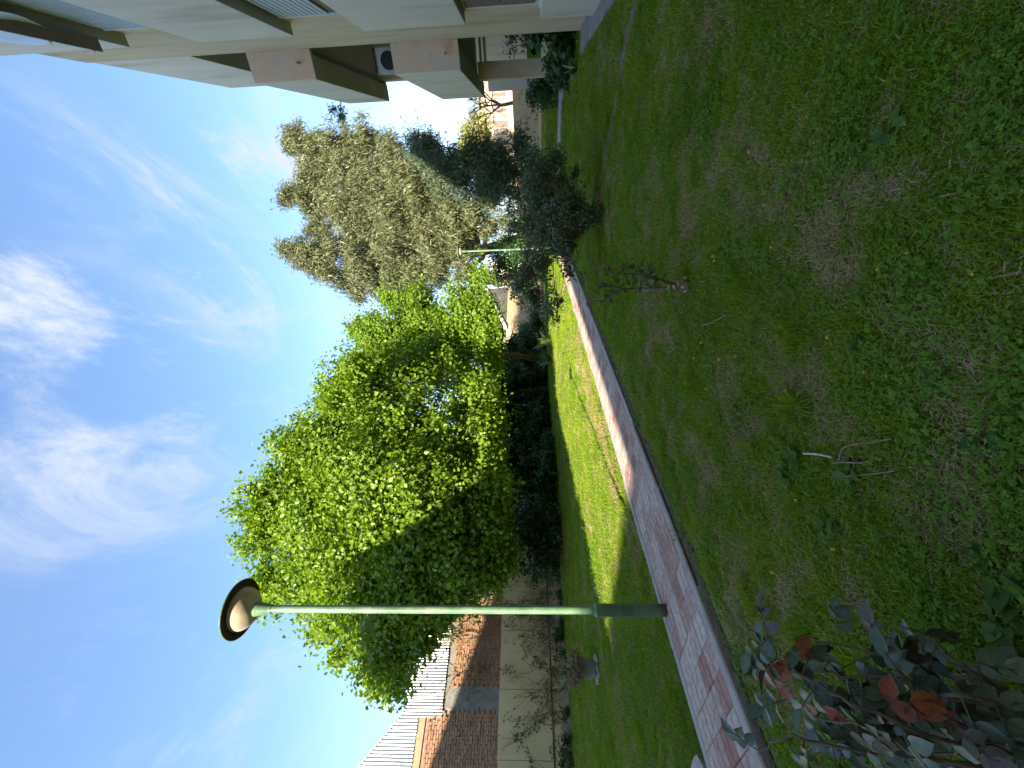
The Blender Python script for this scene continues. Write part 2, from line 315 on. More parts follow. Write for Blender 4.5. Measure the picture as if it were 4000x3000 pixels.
DIRT = [gnd(*q) for q in ((2520, -120), (2480, 30), (2440, 180), (2415, 330), (2385, 520), (2360, 640), (2345, 800))]
def dirt_dist(x, y):
    dm = np.full(np.shape(x), 9.)
    for a, b in zip(DIRT[:-1], DIRT[1:]):
        ab = (b-a)[:2]; l = ab@ab; px = x-a[0]; py = y-a[1]; t = np.clip((px*ab[0]+py*ab[1])/l, 0, 1)
        dm = np.minimum(dm, np.hypot(px-t*ab[0], py-t*ab[1]))
    return dm
def ground_mat():
    m, nt, N, L, b = nodes('lawn soil and thatch')
    g = N.new('ShaderNodeNewGeometry')
    n1 = N.new('ShaderNodeTexNoise'); n1.inputs['Scale'].default_value = .9; n1.inputs['Detail'].default_value = 10; n1.inputs['Roughness'].default_value = .7; L.new(g.outputs['Position'], n1.inputs[0])
    n3 = N.new('ShaderNodeTexNoise'); n3.inputs['Scale'].default_value = 35; n3.inputs['Detail'].default_value = 8; n3.inputs['Roughness'].default_value = .75; L.new(g.outputs['Position'], n3.inputs[0])
    r = ramp(N, [(.07, .12, .008), (.13, .20, .012), (.20, .27, .02), (.32, .30, .06)], [.3, .47, .6, .76]); L.new(n1.outputs['Fac'], r.inputs[0])
    r2 = ramp(N, [(.35, .35, .35), (1, 1, 1), (1.5, 1.45, 1.3)], [.3, .5, .72]); L.new(n3.outputs['Fac'], r2.inputs[0])
    mx = N.new('ShaderNodeMix'); mx.data_type = 'RGBA'; mx.blend_type = 'MULTIPLY'; mx.inputs[0].default_value = 1; L.new(r.outputs[0], mx.inputs[6]); L.new(r2.outputs[0], mx.inputs[7])
    a = N.new('ShaderNodeAttribute'); a.attribute_name = 'rnd'
    mxx = N.new('ShaderNodeMix'); mxx.data_type = 'RGBA'; L.new(a.outputs['Fac'], mxx.inputs[0]); L.new(mx.outputs[2], mxx.inputs[6])
    r4 = ramp(N, [(.08, .056, .04), (.18, .135, .098), (.30, .235, .18)], [.3, .5, .7]); L.new(n3.outputs['Fac'], r4.inputs[0]); L.new(r4.outputs[0], mxx.inputs[7])
    L.new(mxx.outputs[2], b.inputs['Base Color']); b.inputs['Roughness'].default_value = .95; b.inputs['Specular IOR Level'].default_value = .15
    bp = N.new('ShaderNodeBump'); bp.inputs['Strength'].default_value = .8; bp.inputs['Distance'].default_value = .03; L.new(n3.outputs['Fac'], bp.inputs['Height']); L.new(bp.outputs[0], b.inputs['Normal'])
    return m
GM = ground_mat()
def ground_z(x, y):
    z = (fbm(x, y, .8)-.5)*.05
    dd = dirt_dist(x, y); z = z-.006*np.exp(-(dd/.12)**2)
    z = np.where(in_path(x, y, .25) | in_strip(x, y), -.03, z)
    return z
gx = np.linspace(-16, 16, 321); gy = np.linspace(-1, 31, 321)
X, Y = np.meshgrid(gx, gy); Z = ground_z(X, Y)
edge = np.minimum.reduce([X+16, 16-X, Y+1, 31-Y]); Z = np.where(edge < .3, -.03, Z)
# bareness: dirt streak, worn strips at wall foot
wt = (X-W0[0])*WN[0]+(Y-W0[1])*WN[1]
bare = np.clip(1.5-dirt_dist(X, Y)/.12, 0, 1)*np.clip((fbm(X, Y, 3)-.2)*4, .4, 1)
bare = np.maximum(bare, np.clip((wt+1.3)/.5, 0, 1)*.85)
pw = (X-PO[0])*PN[0]+(Y-PO[1])*PN[1]
bare = np.maximum(bare, np.clip(1-np.abs(pw+1.07)/.14, 0, 1)*.9)
ids = np.arange(321*321).reshape(321, 321)
q = np.stack([ids[:-1, :-1], ids[:-1, 1:], ids[1:, 1:], ids[1:, :-1]], -1).reshape(-1, 4)
ob('lawn', mesh('lawn', np.stack([X, Y, Z], -1).reshape(-1, 3), q, GM, True, bare.ravel()), kind='structure')
M['far_ground'] = surf('far ground', [(.07, .08, .03), (.14, .12, .07)], .3, .95, .3, 5)
ob('ground', mesh('ground', [(-600, -600, -.07), (600, -600, -.07), (600, 900, -.07), (-600, 900, -.07)], [(0, 1, 2, 3)], M['far_ground']), kind='structure')

# ------------------------------------------------------------------ path
path = ob('path', mesh('path_bed', *fbox(P, -5, 30, -.965, .0, -.05, -.004), M['dark_mortar']), kind='structure')
TW = .19
def tile_mesh(w):
    """two raised strips with a groove, slightly chamfered"""
    V = []; Fc = []
    for k in range(2):
        x0 = -w/2+k*w/2+.003; x1 = x0+w/2-.006; y0 = -TW/2+.003; y1 = TW/2-.003; c = .003
        o = len(V)
        V += [(x0, y0, -.02), (x1, y0, -.02), (x1, y1, -.02), (x0, y1, -.02), (x0, y0, .0), (x1, y0, .0), (x1, y1, .0), (x0, y1, .0), (x0+c, y0+c, .004), (x1-c, y0+c, .004), (x1-c, y1-c, .004), (x0+c, y1-c, .004)]
        Fc += [tuple(o+i for i in f) for f in [(8, 9, 10, 11), (4, 5, 9, 8), (5, 6, 10, 9), (6, 7, 11, 10), (7, 4, 8, 11), (0, 1, 5, 4), (1, 2, 6, 5), (2, 3, 7, 6), (3, 0, 4, 7)]]
    return V, Fc
tv, tf = tile_mesh(TW); tme = mesh('tile', tv, tf, M['tile'])
yaw = math.atan2(PD[1], PD[0])-math.pi/2
nt_ = 0; far = []
for i in range(-19, 155):
    s = -1.98+TW*.5+i*TW
    for k in range(4):
        w = -.10-TW/2-k*TW-.003
        p = P(s, w, 0); dz = random.uniform(-.004, .003)
        if nt_ < 300 and s > -2.9:
            o = ob('tile', tme, path); o.location = (p[0], p[1], .002+dz)
            o.rotation_euler = (random.gauss(0, .004), random.gauss(0, .004), yaw+random.gauss(0, .003)); nt_ += 1
        else: far.append((p, dz))
V = []; Fc = []; at_ = []; tvn = np.array(tv); R2 = np.array([[math.cos(yaw), -math.sin(yaw), 0], [math.sin(yaw), math.cos(yaw), 0], [0, 0, 1]])
for p, dz in far:
    o = len(V); V += list(tvn@R2.T+np.array([p[0], p[1], .002+dz])); Fc += [tuple(a+o for a in f) for f in tf]; at_ += [random.random()]*len(tvn)
part('far_tile', V, Fc, M['tile'], path, attr=at_, kind='stuff')
s = -4.6
while s < 28:
    l = random.uniform(.95, 1.05)
    for a, b in ((-.004, -.094), (-.964-.002, -.872)):
        zt = .012+random.uniform(-.007, .006); jj = random.gauss(0, .004); lo, hi = min(a, b)+jj, max(a, b)+jj; c = .010
        vs = [P(s+.004, lo, -.06), P(s+l-.004, lo, -.06), P(s+l-.004, hi, -.06), P(s+.004, hi, -.06), P(s+.004, lo, zt-c), P(s+l-.004, lo, zt-c), P(s+l-.004, hi, zt-c), P(s+.004, hi, zt-c),
              P(s+.004+c, lo+c, zt), P(s+l-.004-c, lo+c, zt), P(s+l-.004-c, hi-c, zt), P(s+.004+c, hi-c, zt)]
        fs = [(8, 9, 10, 11), (4, 5, 9, 8), (5, 6, 10, 9), (6, 7, 11, 10), (7, 4, 8, 11), (0, 1, 5, 4), (1, 2, 6, 5), (2, 3, 7, 6), (3, 0, 4, 7)]
        part('kerb_stone', vs, fs, M['pale_concrete'], path)
    s += l
# broken slab at the lower left of the path
sl_poly = [gnd(*q_) for q_ in ((2728, 2945), (2715, 2965), (2690, 3060), (2720, 3120), (2770, 3080), (2762, 3010))]
V, Fc = prism([p+np.array([0, 0, -.02]) for p in sl_poly], (0, 0, .035))
tag(ob('broken_slab', mesh('broken_slab', V, Fc, M['pale_concrete'])), 'broken piece of pale concrete slab beside the near end of the path', 'slab')
# side path across the lawn
V, Fc = prism([SA, SB, SB2, SA2], (0, 0, .035)); V = [v+np.array([0, 0, 0.]) for v in V]
ob('side_path', mesh('side_path', V, Fc, M['pale_concrete']), kind='structure')
def ribbon(name, cl_, wfn, m, kind='structure'):
    V = []; Fc = []
    n_ = len(cl_)
    for i, c_ in enumerate(cl_):
        t_ = nrm((cl_[min(i+1, n_-1)]-cl_[max(i-1, 0)])[:2]); nn = np.array([-t_[1], t_[0]]); a_, b_ = wfn(i)
        for j, k in enumerate(np.linspace(-a_, b_, 5)):
            x_, y_ = c_[:2]+nn*k; V.append((x_, y_, c_[2]+(.0 if j in (0, 4) else .012)+(float(ground_z(np.array([x_]), np.array([y_]))[0]) if name == 'dirt_track' else 0)))
        if i:
            for j in range(4): q0 = (i-1)*5+j; Fc.append((q0, q0+1, q0+6, q0+5))
    return ob(name, mesh(name, V, Fc, m, True), kind=kind)
pts_ = [P(s_, -.968, -.022) for s_ in np.arange(-4.5, 24, .06)]
ribbon('soil_edge', pts_, lambda i: (.045+.11*float(vnoise(i*.11, 3.)), 0.0), M['soil'])
dl = curve_pts([d_+np.array([0, 0, .004]) for d_ in DIRT], 26)
ribbon('dirt_track', dl, lambda i: (.01+.17*float(vnoise(i*.23, 9.)), .01+.17*float(vnoise(i*.31, 19.))), M['dirt'])
# paved apron round the building
V, Fc = fbox(F, -30, -.25, -.1, .32, -.05, .03)
ob('apron_pavement', mesh('apron_pavement', V, Fc, M['concrete']), kind='structure')

# ------------------------------------------------------------------ apartment building
B = thing('apartment_building', F(0, 0, 0), 'beige and grey apartment building with boxed balconies beside the lawn', 'building')
def bpart(name, args, m, parent=None, **k):
    v, f = join([fbox(F, *a) for a in args]); return part(name, v, f, M[m], parent or B, **k)
RT = 10.25
bpart('wall', [(-9, 0, -12, -.1, 0, RT), (-36, -9, -12, -.101, 0, 9.2), (-42, -26.6, -8, 3.1, 0, 9.4), (5.4, 17, -12, -1.6, 0, 9.9), (0, 5.4, -12, -1.8, 2.6, RT-.02)], 'beige')
bpart('wall', [(0, 4.6, -1.79, -.1, 8.08, 10.2)], 'grey', label='grey upper wall over the top balcony')
bpart('pier', [(5.0, 5.4, -1.79, -.102, 2.6, 8.08)], 'grey')
bpart('roof', [(-9.05, -.01, -12.1, -.098, RT, RT+.06), (-36.1, -9.06, -12.1, -.098, 9.2, 9.3), (-42.1, -26.55, -8.1, 3.15, 9.4, 9.5)], 'grey')
# protruding grey bands between the windows
EDGE = -1.92
for z0, z1 in ((0, .86), (2.08, 3.74), (4.94, 6.55), (7.78, 10.1)):
    bpart('wall_band', [(-8.2, EDGE, -.098, .07, z0, z1)], 'grey')
    bpart('wall_band', [(-17, -9.5, -.098, .07, z0, min(z1, 9.1))], 'grey')
# windows with roller shutters
def window(s0, s1, z0, z1, kind):
    v, f = join([fbox(F, s0, s1, -.10, -.085, z0, z1)])
    wd = part('window', v, f, M['window_dark'], B)
    v, f = join([fbox(F, s0-.04, s0, -.1, -.06, z0-.04, z1), fbox(F, s1, s1+.04, -.1, -.06, z0-.04, z1), fbox(F, s0-.06, s1+.06, -.1, -.02, z0-.08, z0-.04)])
    part('window_frame', v, f, M['white_metal'], wd)
    if kind == 'slats':
        zt = z1-.02; zb = z0+.28
        n = int((zt-zb)/.075)
        for i in range(n):
            a = zb+(zt-zb)*i/n; v, f = fbox(F, s0+.01, s1-.01, -.08, -.062, a, a+(zt-zb)/n-.005)
            v[4] = v[4]-FN*.006; v[5] = v[5]-FN*.006; v[6] = v[6]-FN*.006; v[7] = v[7]-FN*.006
            part('shutter_slat', v, f, M['shutter'], wd)
    elif kind == 'board':
        for a, b in ((z0+.02, (z0+z1)/2-.01), ((z0+z1)/2+.01, z1-.02)):
            v, f = fbox(F, s0+.02, s1-.02, -.082, -.06, a, b); part('shutter_board', v, f, M['window_brown'], wd)
window(-4.6, -2.38, 3.82, 4.9, 'slats'); window(-4.6, -2.38, 6.62, 7.72, 'slats'); window(-4.6, -2.2, .94, 2.02, 'board')
window(-15, -11, 3.82, 4.9, 'slats'); window(-15, -11, .94, 2.02, 'board'); window(-15, -11, 6.62, 7.72, 'slats')
# soffit strips under the bands
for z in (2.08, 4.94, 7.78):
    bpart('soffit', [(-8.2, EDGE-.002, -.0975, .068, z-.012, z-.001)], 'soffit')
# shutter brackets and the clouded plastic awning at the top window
aw = thing('plastic_awning', F(-3, .1, 7.9), 'clouded plastic sheet awning on two struts above the top shuttered window', 'awning')
gridn = 14; V = []; Fc = []
for i in range(gridn+1):
    for j in range(gridn+1):
        u, v = i/gridn, j/gridn
        V.append(F(-2.9-1.7*u, .085+.14*math.sin(math.pi*min(1, v*1.1))*(.5+.5*math.sin(math.pi*u))+.02*math.sin(9*u+5*v), 7.72+1.55*v-.25*u*(1-v)+.04*math.sin(7*u)))
for i in range(gridn):
    for j in range(gridn): a = i*(gridn+1)+j; Fc.append((a, a+1, a+gridn+2, a+gridn+1))
part('sheet', V, Fc, M['plastic'], aw, True)
for s_ in (-2.75, -3.4):
    v, f = tube([F(s_, .05, 7.85), F(s_, .27, 7.70)], .018, 6); part('strut', v, f, M['white_metal'], aw)
v, f = fbox(F, -4.6, -2.6, .072, .24, 7.69, 7.72); part('board', v, f, M['window_brown'], aw)
# balconies
def balcony(z0, z1, s1, zc):
    for a_ in (0, s1-.12): v, f = fbox(F, a_, a_+.12, -.098, .40, z0, z1); part('parapet_end', v, f, M['pink'], B)  # camera-facing ends get the warm bounce tint, the long front stays grey
    v, f = fbox(F, .001, s1-.001, .402, .408, z0, z1); v, f = join([fbox(F, .002, s1-.002, .28, .408, z0+.002, z1-.002)])
    part('parapet', v, f, M['grey'], B)
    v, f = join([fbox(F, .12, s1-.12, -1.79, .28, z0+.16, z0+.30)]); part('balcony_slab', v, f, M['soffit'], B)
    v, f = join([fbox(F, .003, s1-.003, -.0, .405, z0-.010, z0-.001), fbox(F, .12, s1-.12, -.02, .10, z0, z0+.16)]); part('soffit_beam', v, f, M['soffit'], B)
    # drain spout
    v, f = tube([F(.0, .12, z0+.28), F(-.16, .13, z0+.25)], .022, 8); part('spout', v, f, M['concrete'], B)
balcony(2.47, 3.85, 5.75, 0); balcony(5.54, 6.88, 5.3, 0)
bpart('soffit', [(0.002, 4.598, -1.78, -.102, 8.065, 8.079)], 'soffit')
# loggia back walls with door panels
for z in (2.95, 5.9):
    bpart('balcony_door', [(1.2, 2.6, -1.795, -1.77, z, z+2.0)], 'window_dark')
# ground floor under the balconies
bpart('column', [(4.0, 4.4, -.27, .14, 0, 2.46)], 'beige')
bpart('column', [(9.5, 9.9, -.6, -.1, 0, 2.6)], 'grey')
bpart('beam', [(4.02, 4.1, -3.5, -.28, 2.20, 2.28)], 'white_metal'); bpart('beam', [(4.02, 4.1, -3.5, -.28, 2.33, 2.40)], 'white_metal')
bpart('wall', [(7.4, 7.7, -12, -2.2, 0, 2.55), (.0, 7.4, -12, -4.5, 0, 2.55)], 'beige', label='beige ground floor wall behind the column')
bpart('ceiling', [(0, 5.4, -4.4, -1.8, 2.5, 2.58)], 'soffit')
# AC unit
ac = thing('air_conditioner', F(.3, .12, 3.5), 'grey air conditioner with round fan on the middle balcony', 'air conditioner')
v, f = fbox(F, .3, .62, -.09, .33, 3.6, 4.28); part('casing', v, f, M['ac'], ac)
ctr = F(.3, .13, 4.02); ring = []
seg = 28
V = []; Fc = []
for r_, d_ in ((.165, -.004), (.15, -.014), (.0, -.008)):
    for k in range(seg):
        a = 2*math.pi*k/seg; V.append(ctr+FN*(r_*math.cos(a))+np.array([0, 0, r_*math.sin(a)])+FD*d_)
for i in range(2):
    for k in range(seg): a = i*seg+k; b = i*seg+(k+1) % seg; Fc.append((a, b, b+seg, a+seg))
part('fan_grille', V, Fc, M['dark'], ac)
v, f = fbox(F, .26, .66, -.095, .34, 4.285, 4.31); part('lid', v, f, M['window_dark'], ac)
# lime board under the balcony
def limemat():
    m, nt, N, L, b = nodes('lime green sign paint'); b.inputs['Base Color'].default_value = (.20, .52, .06, 1); b.inputs['Roughness'].default_value = .5; return m
M['lime'] = limemat()
gb = thing('lime_board', F(5, -.55, .3), 'lime green board with a dark emblem leaning under the balcony', 'board')
v, f = fbox(F, 5, 5.03, -.78, -.36, .62, 1.04); part('panel', v, f, M['lime'], gb)
v, f = join([fbox(F, 4.99, 5.04, -.82, -.78, .1, 1.1), fbox(F, 4.99, 5.04, -.36, -.33, .1, 1.06)]); part('frame', v, f, M['cream_wall'], gb)
v, f = prism([F(4.985, -.66, .80), F(4.985, -.5, .76), F(4.985, -.47, .84), F(4.985, -.56, .93), F(4.985, -.62, .90)], FD*.01); part('emblem', v, f, M['dark'], gb)
# second building wing behind and to the left of the camera (casts the left shade)
LB = thing('neighbour_building', (-12, -10, 0), 'tall plain neighbour building behind the viewer casting shade on the left lawn', 'building')
ee = np.array([-4.12, 6.08])-SUN_H*17
v, f = join([fbox(XYZ, ee[0]-22, ee[0], ee[1], ee[1]+8, 0, 12.9)]); part('wall', v, f, M['grey'], LB)
v, f = join([fbox(XYZ, ee[0]-22.1, ee[0]+.02, ee[1]-.02, ee[1]+8.05, 12.9, 13.0)]); part('roof', v, f, M['concrete'], LB)

# ------------------------------------------------------------------ garden walls
def wallthing(name, loc, label, parts):
    o = thing(name, loc, label, 'wall')
    for nm, args, m in parts:
        for a_ in args: part(nm, *a_, M[m], o)
    return o
wallthing('boundary_wall', W(3, 0, 0), 'long cream rendered boundary wall with dry vines at the left edge of the lawn',
          [('wall_panel', [fbox(W, t, t+1.985, -.0, .2, 0, 2.66+random.uniform(-.01, .01))], 'cream_wall') for t in np.arange(-6, 12, 2.)] +
          [('ledge', [fbox(W, -6, 20, -.28, -.003, 0, .33)], 'ledge'), ('dark_joint', [fbox(W, -6, 12, -.02, -.002, .62, .68)], 'dark_mortar')])
wallthing('rear_boundary_wall', W(26, 0, 0), 'tan panelled boundary wall in the corner beyond the big tree',
          [('wall_panel', [fbox(W, t, t+2.38, .0+random.uniform(-.02, .02), .2, 0, 2.7)], 'tan_wall') for t in np.arange(12, 33.5, 2.4)] +
          [('post', [fbox(W, t-.03, t+.07, -.06, -.025, 0, 2.74)], 'ledge') for t in np.arange(14.4, 33, 2.4)])
wallthing('end_wall', RW(12, 0, 0), 'low tan garden wall across the far right end of the lawn',
          [('wall_panel', [fbox(RW, -1, 26, -.2, .0, 0, 1.97)], 'tan_wall'), ('footing', [fbox(RW, -1, 26, -.28, -.202, 0, .14)], 'cream_wall')])

# ------------------------------------------------------------------ brick house on the left
OB = .45
H = thing('brick_house', W(1, OB, 0), 'old brick house with corrugated metal cladding behind the left boundary wall', 'house')
v, f = join([fbox(W, -7, 14, OB+.02, OB+6, 0, 5.0), fbox(W, -7, 1.2, OB+.021, OB+6, 5.0, 5.8)]); part('wall', v, f, M['mortar'], H)
v, f = join([fbox(W, -7, 1.19, OB-.02, OB+.019, 5.50, 5.78)]); part('beam', v, f, M['ledge'], H)
v, f = join([fbox(W, 1.45, 14, OB-.015, OB+.019, 4.62, 4.98)]); part('beam', v, f, M['concrete'], H, label='grey concrete beam under the metal cladding')
v, f = join([fbox(W, 1.42, 2.15, OB-.012, OB+.018, 2.7, 4.62)]); part('cement_patch', v, f, M['concrete'], H)
ch = .098; BL = .26
bv = []
for k in range(3):
    V = []
    for x in (0, 1):
        for y in (0, 1):
            for z in (0, 1): V.append(((x-.5)*(BL-.018)+random.gauss(0, .004), (y-.5)*.05, (z-.5)*(ch-.016)+random.gauss(0, .003)))
    bv.append(V)
BF = [(0, 1, 3, 2), (4, 6, 7, 5), (0, 4, 5, 1), (2, 3, 7, 6), (1, 5, 7, 3), (0, 2, 6, 4)]
bme = [mesh('brick', V, BF, M['brick']) for V in bv]
yw = math.atan2(WD[1], WD[0]); Rw = np.array([[math.cos(yw), -math.sin(yw), 0], [math.sin(yw), math.cos(yw), 0], [0, 0, 1]])
cand = []
r_ = 0; z = 2.62
while z < 5.45:
    t = -2.2+(r_ % 2)*BL/2
    while t < 8.5:
        zlim = 5.45 if t < 1.2 else 4.58
        if z < zlim and not (1.38 < t < 2.2): cand.append((t+random.gauss(0, .008), z+random.gauss(0, .004)+.012*math.sin(t*1.7+z)))
        t += BL
    z += ch; r_ += 1
cand.sort(key=lambda c: abs(c[0]-.2)+.15*abs(c[1]-4.3))
Hl = np.array(H.location); V = []; Fc = []; aa = []
for i, (t, z) in enumerate(cand):
    p = W(t, OB-.004+random.gauss(0, .007), z); me = bme[i % 3]
    if i < 300:
        o = ob('brick', me, H); o.location = tuple(p-Hl); o.rotation_euler = (0, random.gauss(0, .02), yw+random.gauss(0, .015))
    else:
        o_ = len(V); V += list(np.array(bv[i % 3])@Rw.T+p); Fc += [tuple(a+o_ for a in f) for f in BF]; aa += [random.random()]*8
part('far_bricks', V, Fc, M['brick'], H, attr=aa, kind='stuff')
# corrugated cladding: one sheet per 0.8 m, vertical corrugations, sloping top
def corr(t0, t1, zb0, zt0, zb1, zt1, off):
    n = max(2, int((t1-t0)/.0125)); V = []; Fc = []
    for i in range(n+1):
        u = i/n; t = t0+(t1-t0)*u; o = off+.016*math.sin(2*math.pi*t/.10)
        V += [W(t, o, zb0+(zb1-zb0)*u), W(t, o, zt0+(zt1-zt0)*u)]
    for i in range(n): Fc.append((2*i, 2*i+2, 2*i+3, 2*i+1))
    return V, Fc
t = -5.0
while t < 1.25:
    t2 = min(t+.8, 1.27); zt = lambda t: 6.37+(1.27-t)*.86
    v, f = corr(t, t2-.004, 5.77, zt(t), 5.79, zt(t2), OB-.05-random.uniform(0, .006)); part('cladding_sheet', v, f, M['sheet_metal'], H, True); t = t2
t = 1.16
while t < 9:
    t2 = t+.8; zt = lambda t: 6.37-.05*(t-1.27)
    v, f = corr(t, t2-.004, 4.88, zt(t), 4.90, zt(t2), OB-.075-random.uniform(0, .006)); part('cladding_sheet', v, f, M['sheet_metal'], H, True); t = t2
v, f = join([prism([W(-5, OB-.09, 6.37+6.27*.86), W(1.27, OB-.09, 6.37), W(1.27, OB-.09, 6.45), W(-5, OB-.09, 6.47+6.27*.86)], WN*.2),
             prism([W(1.27, OB-.10, 6.37), W(9, OB-.10, 5.98), W(9, OB-.10, 6.04), W(1.27, OB-.10, 6.43)], WN*.2)])
part('roof_flashing', v, f, M['sheet_metal'], H)

# ------------------------------------------------------------------ buildings far beyond
M['far_cream'] = surf('far cream wall', [(.50, .40, .26), (.58, .48, .32)], .3, .9, .1, 6)
M['far_pink'] = surf('far pink wall', [(.42, .27, .21), (.50, .33, .26)], .3, .9, .1, 6)
def far_house(name, x0, x1, y0, y1, Yd, m, label, wins, deep=8):
    """x0,x1 = top/bottom image rows, y0,y1 = image columns measured on the photograph, at depth Yd"""
    a = at(x1, y1, Yd); b = at(x1, y0, Yd); top = at(x0, (y0+y1)/2, Yd)[2]
    o = thing(name, ((a[0]+b[0])/2, Yd, 0), label, 'house')
    v, f = fbox(XYZ, a[0], b[0], Yd, Yd+deep, 0, top); part('wall', v, f, M[m], o)
    v, f = fbox(XYZ, a[0]-.3, b[0]+.3, Yd-.35, Yd+deep+.3, top, top+.3); part('roof', v, f, M['pale_concrete'], o)
    for (u0, u1, z0, z1) in wins:
        xa = a[0]+(b[0]-a[0])*u0; xb = a[0]+(b[0]-a[0])*u1
        v, f = fbox(XYZ, xa, xb, Yd-.05, Yd+.02, top*z0, top*z1); wn_ = part('window', v, f, M['window_brown'], o)
        v, f = join([fbox(XYZ, xa-.12, xa, Yd-.12, Yd-.052, top*z0-.1, top*z1+.1), fbox(XYZ, xb, xb+.12, Yd-.12, Yd-.052, top*z0-.1, top*z1+.1), fbox(XYZ, xa, xb, Yd-.12, Yd-.052, top*z1, top*z1+.12), fbox(XYZ, (xa+xb)/2-.04, (xa+xb)/2+.04, Yd-.12, Yd-.052, top*z0, top*z1)])
        part('frame', v, f, M['far_cream'], wn_)
    return o
far_house('far_house', 1885, 2010, 455, 640, 52, 'far_cream', 'sunlit cream house with framed upper window beyond the end wall', [(.18, .5, .5, .78), (.6, .92, .5, .78), (.3, .5, .1, .35)])
far_house('far_house', 1872, 2010, 300, 452, 60, 'far_pink', 'pinkish house behind the bare tree at the far right', [(.1, .35, .5, .75), (.5, .75, .5, .75)])
far_house('far_house', 1925, 2010, 1020, 1110, 70, 'far_cream', 'pale low house glimpsed between the eucalyptus and the shed', [(.3, .6, .4, .7)])
# shed with the sloping gable beyond the rear wall
sh = thing('gabled_shed', W(33, 3, 0), 'grey boarded shed gable with white sloping fascia beyond the rear wall', 'shed')
ga = [W(30.3, 3, 3.45), W(37.4, 3, 3.45), W(37.4, 3, 5.75)]
v, f = join([fbox(W, 30.3, 37.4, 3.05, 8, 0, 3.44)]); part('wall', v, f, M['tan_wall'], sh)
M['shedboard'] = surf('dark shed board', [(.10, .085, .08), (.16, .135, .125)], 3, .8, .2, 20)
for i in range(8):
    z0 = 3.45+i*.28; z1 = z0+.26; ta = 30.3+(z0-3.45)/2.3*7.1; tb = 30.3+(z1-3.45)/2.3*7.1
    v, f = prism([W(ta, 3+.02*(i % 2), z0), W(37.3, 3+.02*(i % 2), z0), W(37.3, 3+.02*(i % 2), z1), W(min(tb, 37.25), 3+.02*(i % 2), z1)], WN*.06); part('gable_board', v, f, M['shedboard'], sh)
v, f = join([prism([W(30.0, 2.85, 3.35), W(37.6, 2.85, 5.80), W(37.6, 2.85, 6.0), W(30.0, 2.85, 3.53)], WN*.4)]); part('fascia', v, f, M['white_metal'], sh)
v, f = join([fbox(W, 37.3, 37.5, 2.9, 3.1, 0, 5.7)]); part('post', v, f, M['white_metal'], sh)

# ------------------------------------------------------------------ street lamps
def lamp(base, label, group):
    o = thing('garden_lamp', (base[0], base[1], 0), label, 'street lamp', group); c = np.array([base[0], base[1], 0])
    v, f = lathe(c, [(.052, -.05), (.052, .6), (.056, .605), (.056, .625), (.05, .635), (.034, .64)], 28); part('sleeve', v, f, M['pole'], o, True)
    v, f = lathe(c, [(.034, .6), (.034, 2.0), (.032, 3.62)], 24); part('pole', v, f, M['pole'], o, True)
    v, f = lathe(c, [(.038, 3.60), (.038, 3.615), (.04, 3.62), (.062, 3.745), (.066, 3.752), (.0, 3.755)], 28); part('collar', v, f, M['pole'], o, True)
    v, f = lathe(c, [(.058, 3.75), (.095, 3.765), (.135, 3.79), (.165, 3.825), (.182, 3.86), (.186, 3.895), (.18, 3.905)], 40); part('diffuser', v, f, M['diffuser'], o, True)
    v, f = lathe(c, [(.18, 3.898), (.235, 3.905), (.252, 3.898), (.256, 3.902), (.252, 3.91), (.20, 3.945), (.12, 3.975), (.0, 3.985)], 44); part('cap', v, f, M['cap_in'], o, True)
    v, f = lathe(c, [(.2525, 3.897), (.258, 3.902), (.254, 3.912), (.20, 3.948), (.12, 3.978), (.0, 3.988)], 44); part('cap_top', v, f, M['cap_under'], o, True)
    return o
lamp(gnd(2605, 2384), 'near green garden lamp post with wide dish head at the left edge of the path', 'green lamp posts along the path')
L2 = gnd(2605, 2384)*0; L2 = np.array([5.32, 15.7, 0])
lamp(L2, 'far green lamp post in front of the eucalyptus, half hidden by the rose bush', 'green lamp posts along the path')
# thin jointed pole before the hedge
tp = thing('thin_pole', gnd(2150, 1593), 'thin green jointed metal pole leaning in front of the dark hedge', 'pole')
a = gnd(2150, 1593); b = at(1870, 1566, a[1]); mid = a+(b-a)*.36
v, f = tube([a, mid], .035, 8); part('lower_tube', v, f, M['pole'], tp); v, f = tube([mid, b], .022, 8); part('upper_tube', v, f, M['pole'], tp)
v, f = tube([mid-(b-a)*.006, mid+(b-a)*.02], .05, 8); part('joint', v, f, M['white_metal'], tp)

# ------------------------------------------------------------------ planter
pb = gnd(2338, 2612)
pt = thing('planter_pot', pb, 'weathered concrete flower pot on a broken saucer before the left wall', 'planter')
v, f = lathe(pb, [(.13, .07), (.17, .22), (.215, .40), (.235, .405), (.24, .44), (.215, .445), (.20, .40), (0, .39)], 24); part('pot', v, f, M['concrete'], pt, True)
v, f = lathe(pb, [(.20, .0), (.24, .02), (.25, .045), (.2, .05), (0, .05)], 18); V = [np.array(p)+np.array([0, 0, .02*math.sin(i*2.1)]) for i, p in enumerate(v)]; part('saucer', V, f, M['pale_concrete'], pt)
v, f = lathe(pb, [(.12, .04), (.11, .08)], 12); part('foot', v, f, M['dark'], pt)

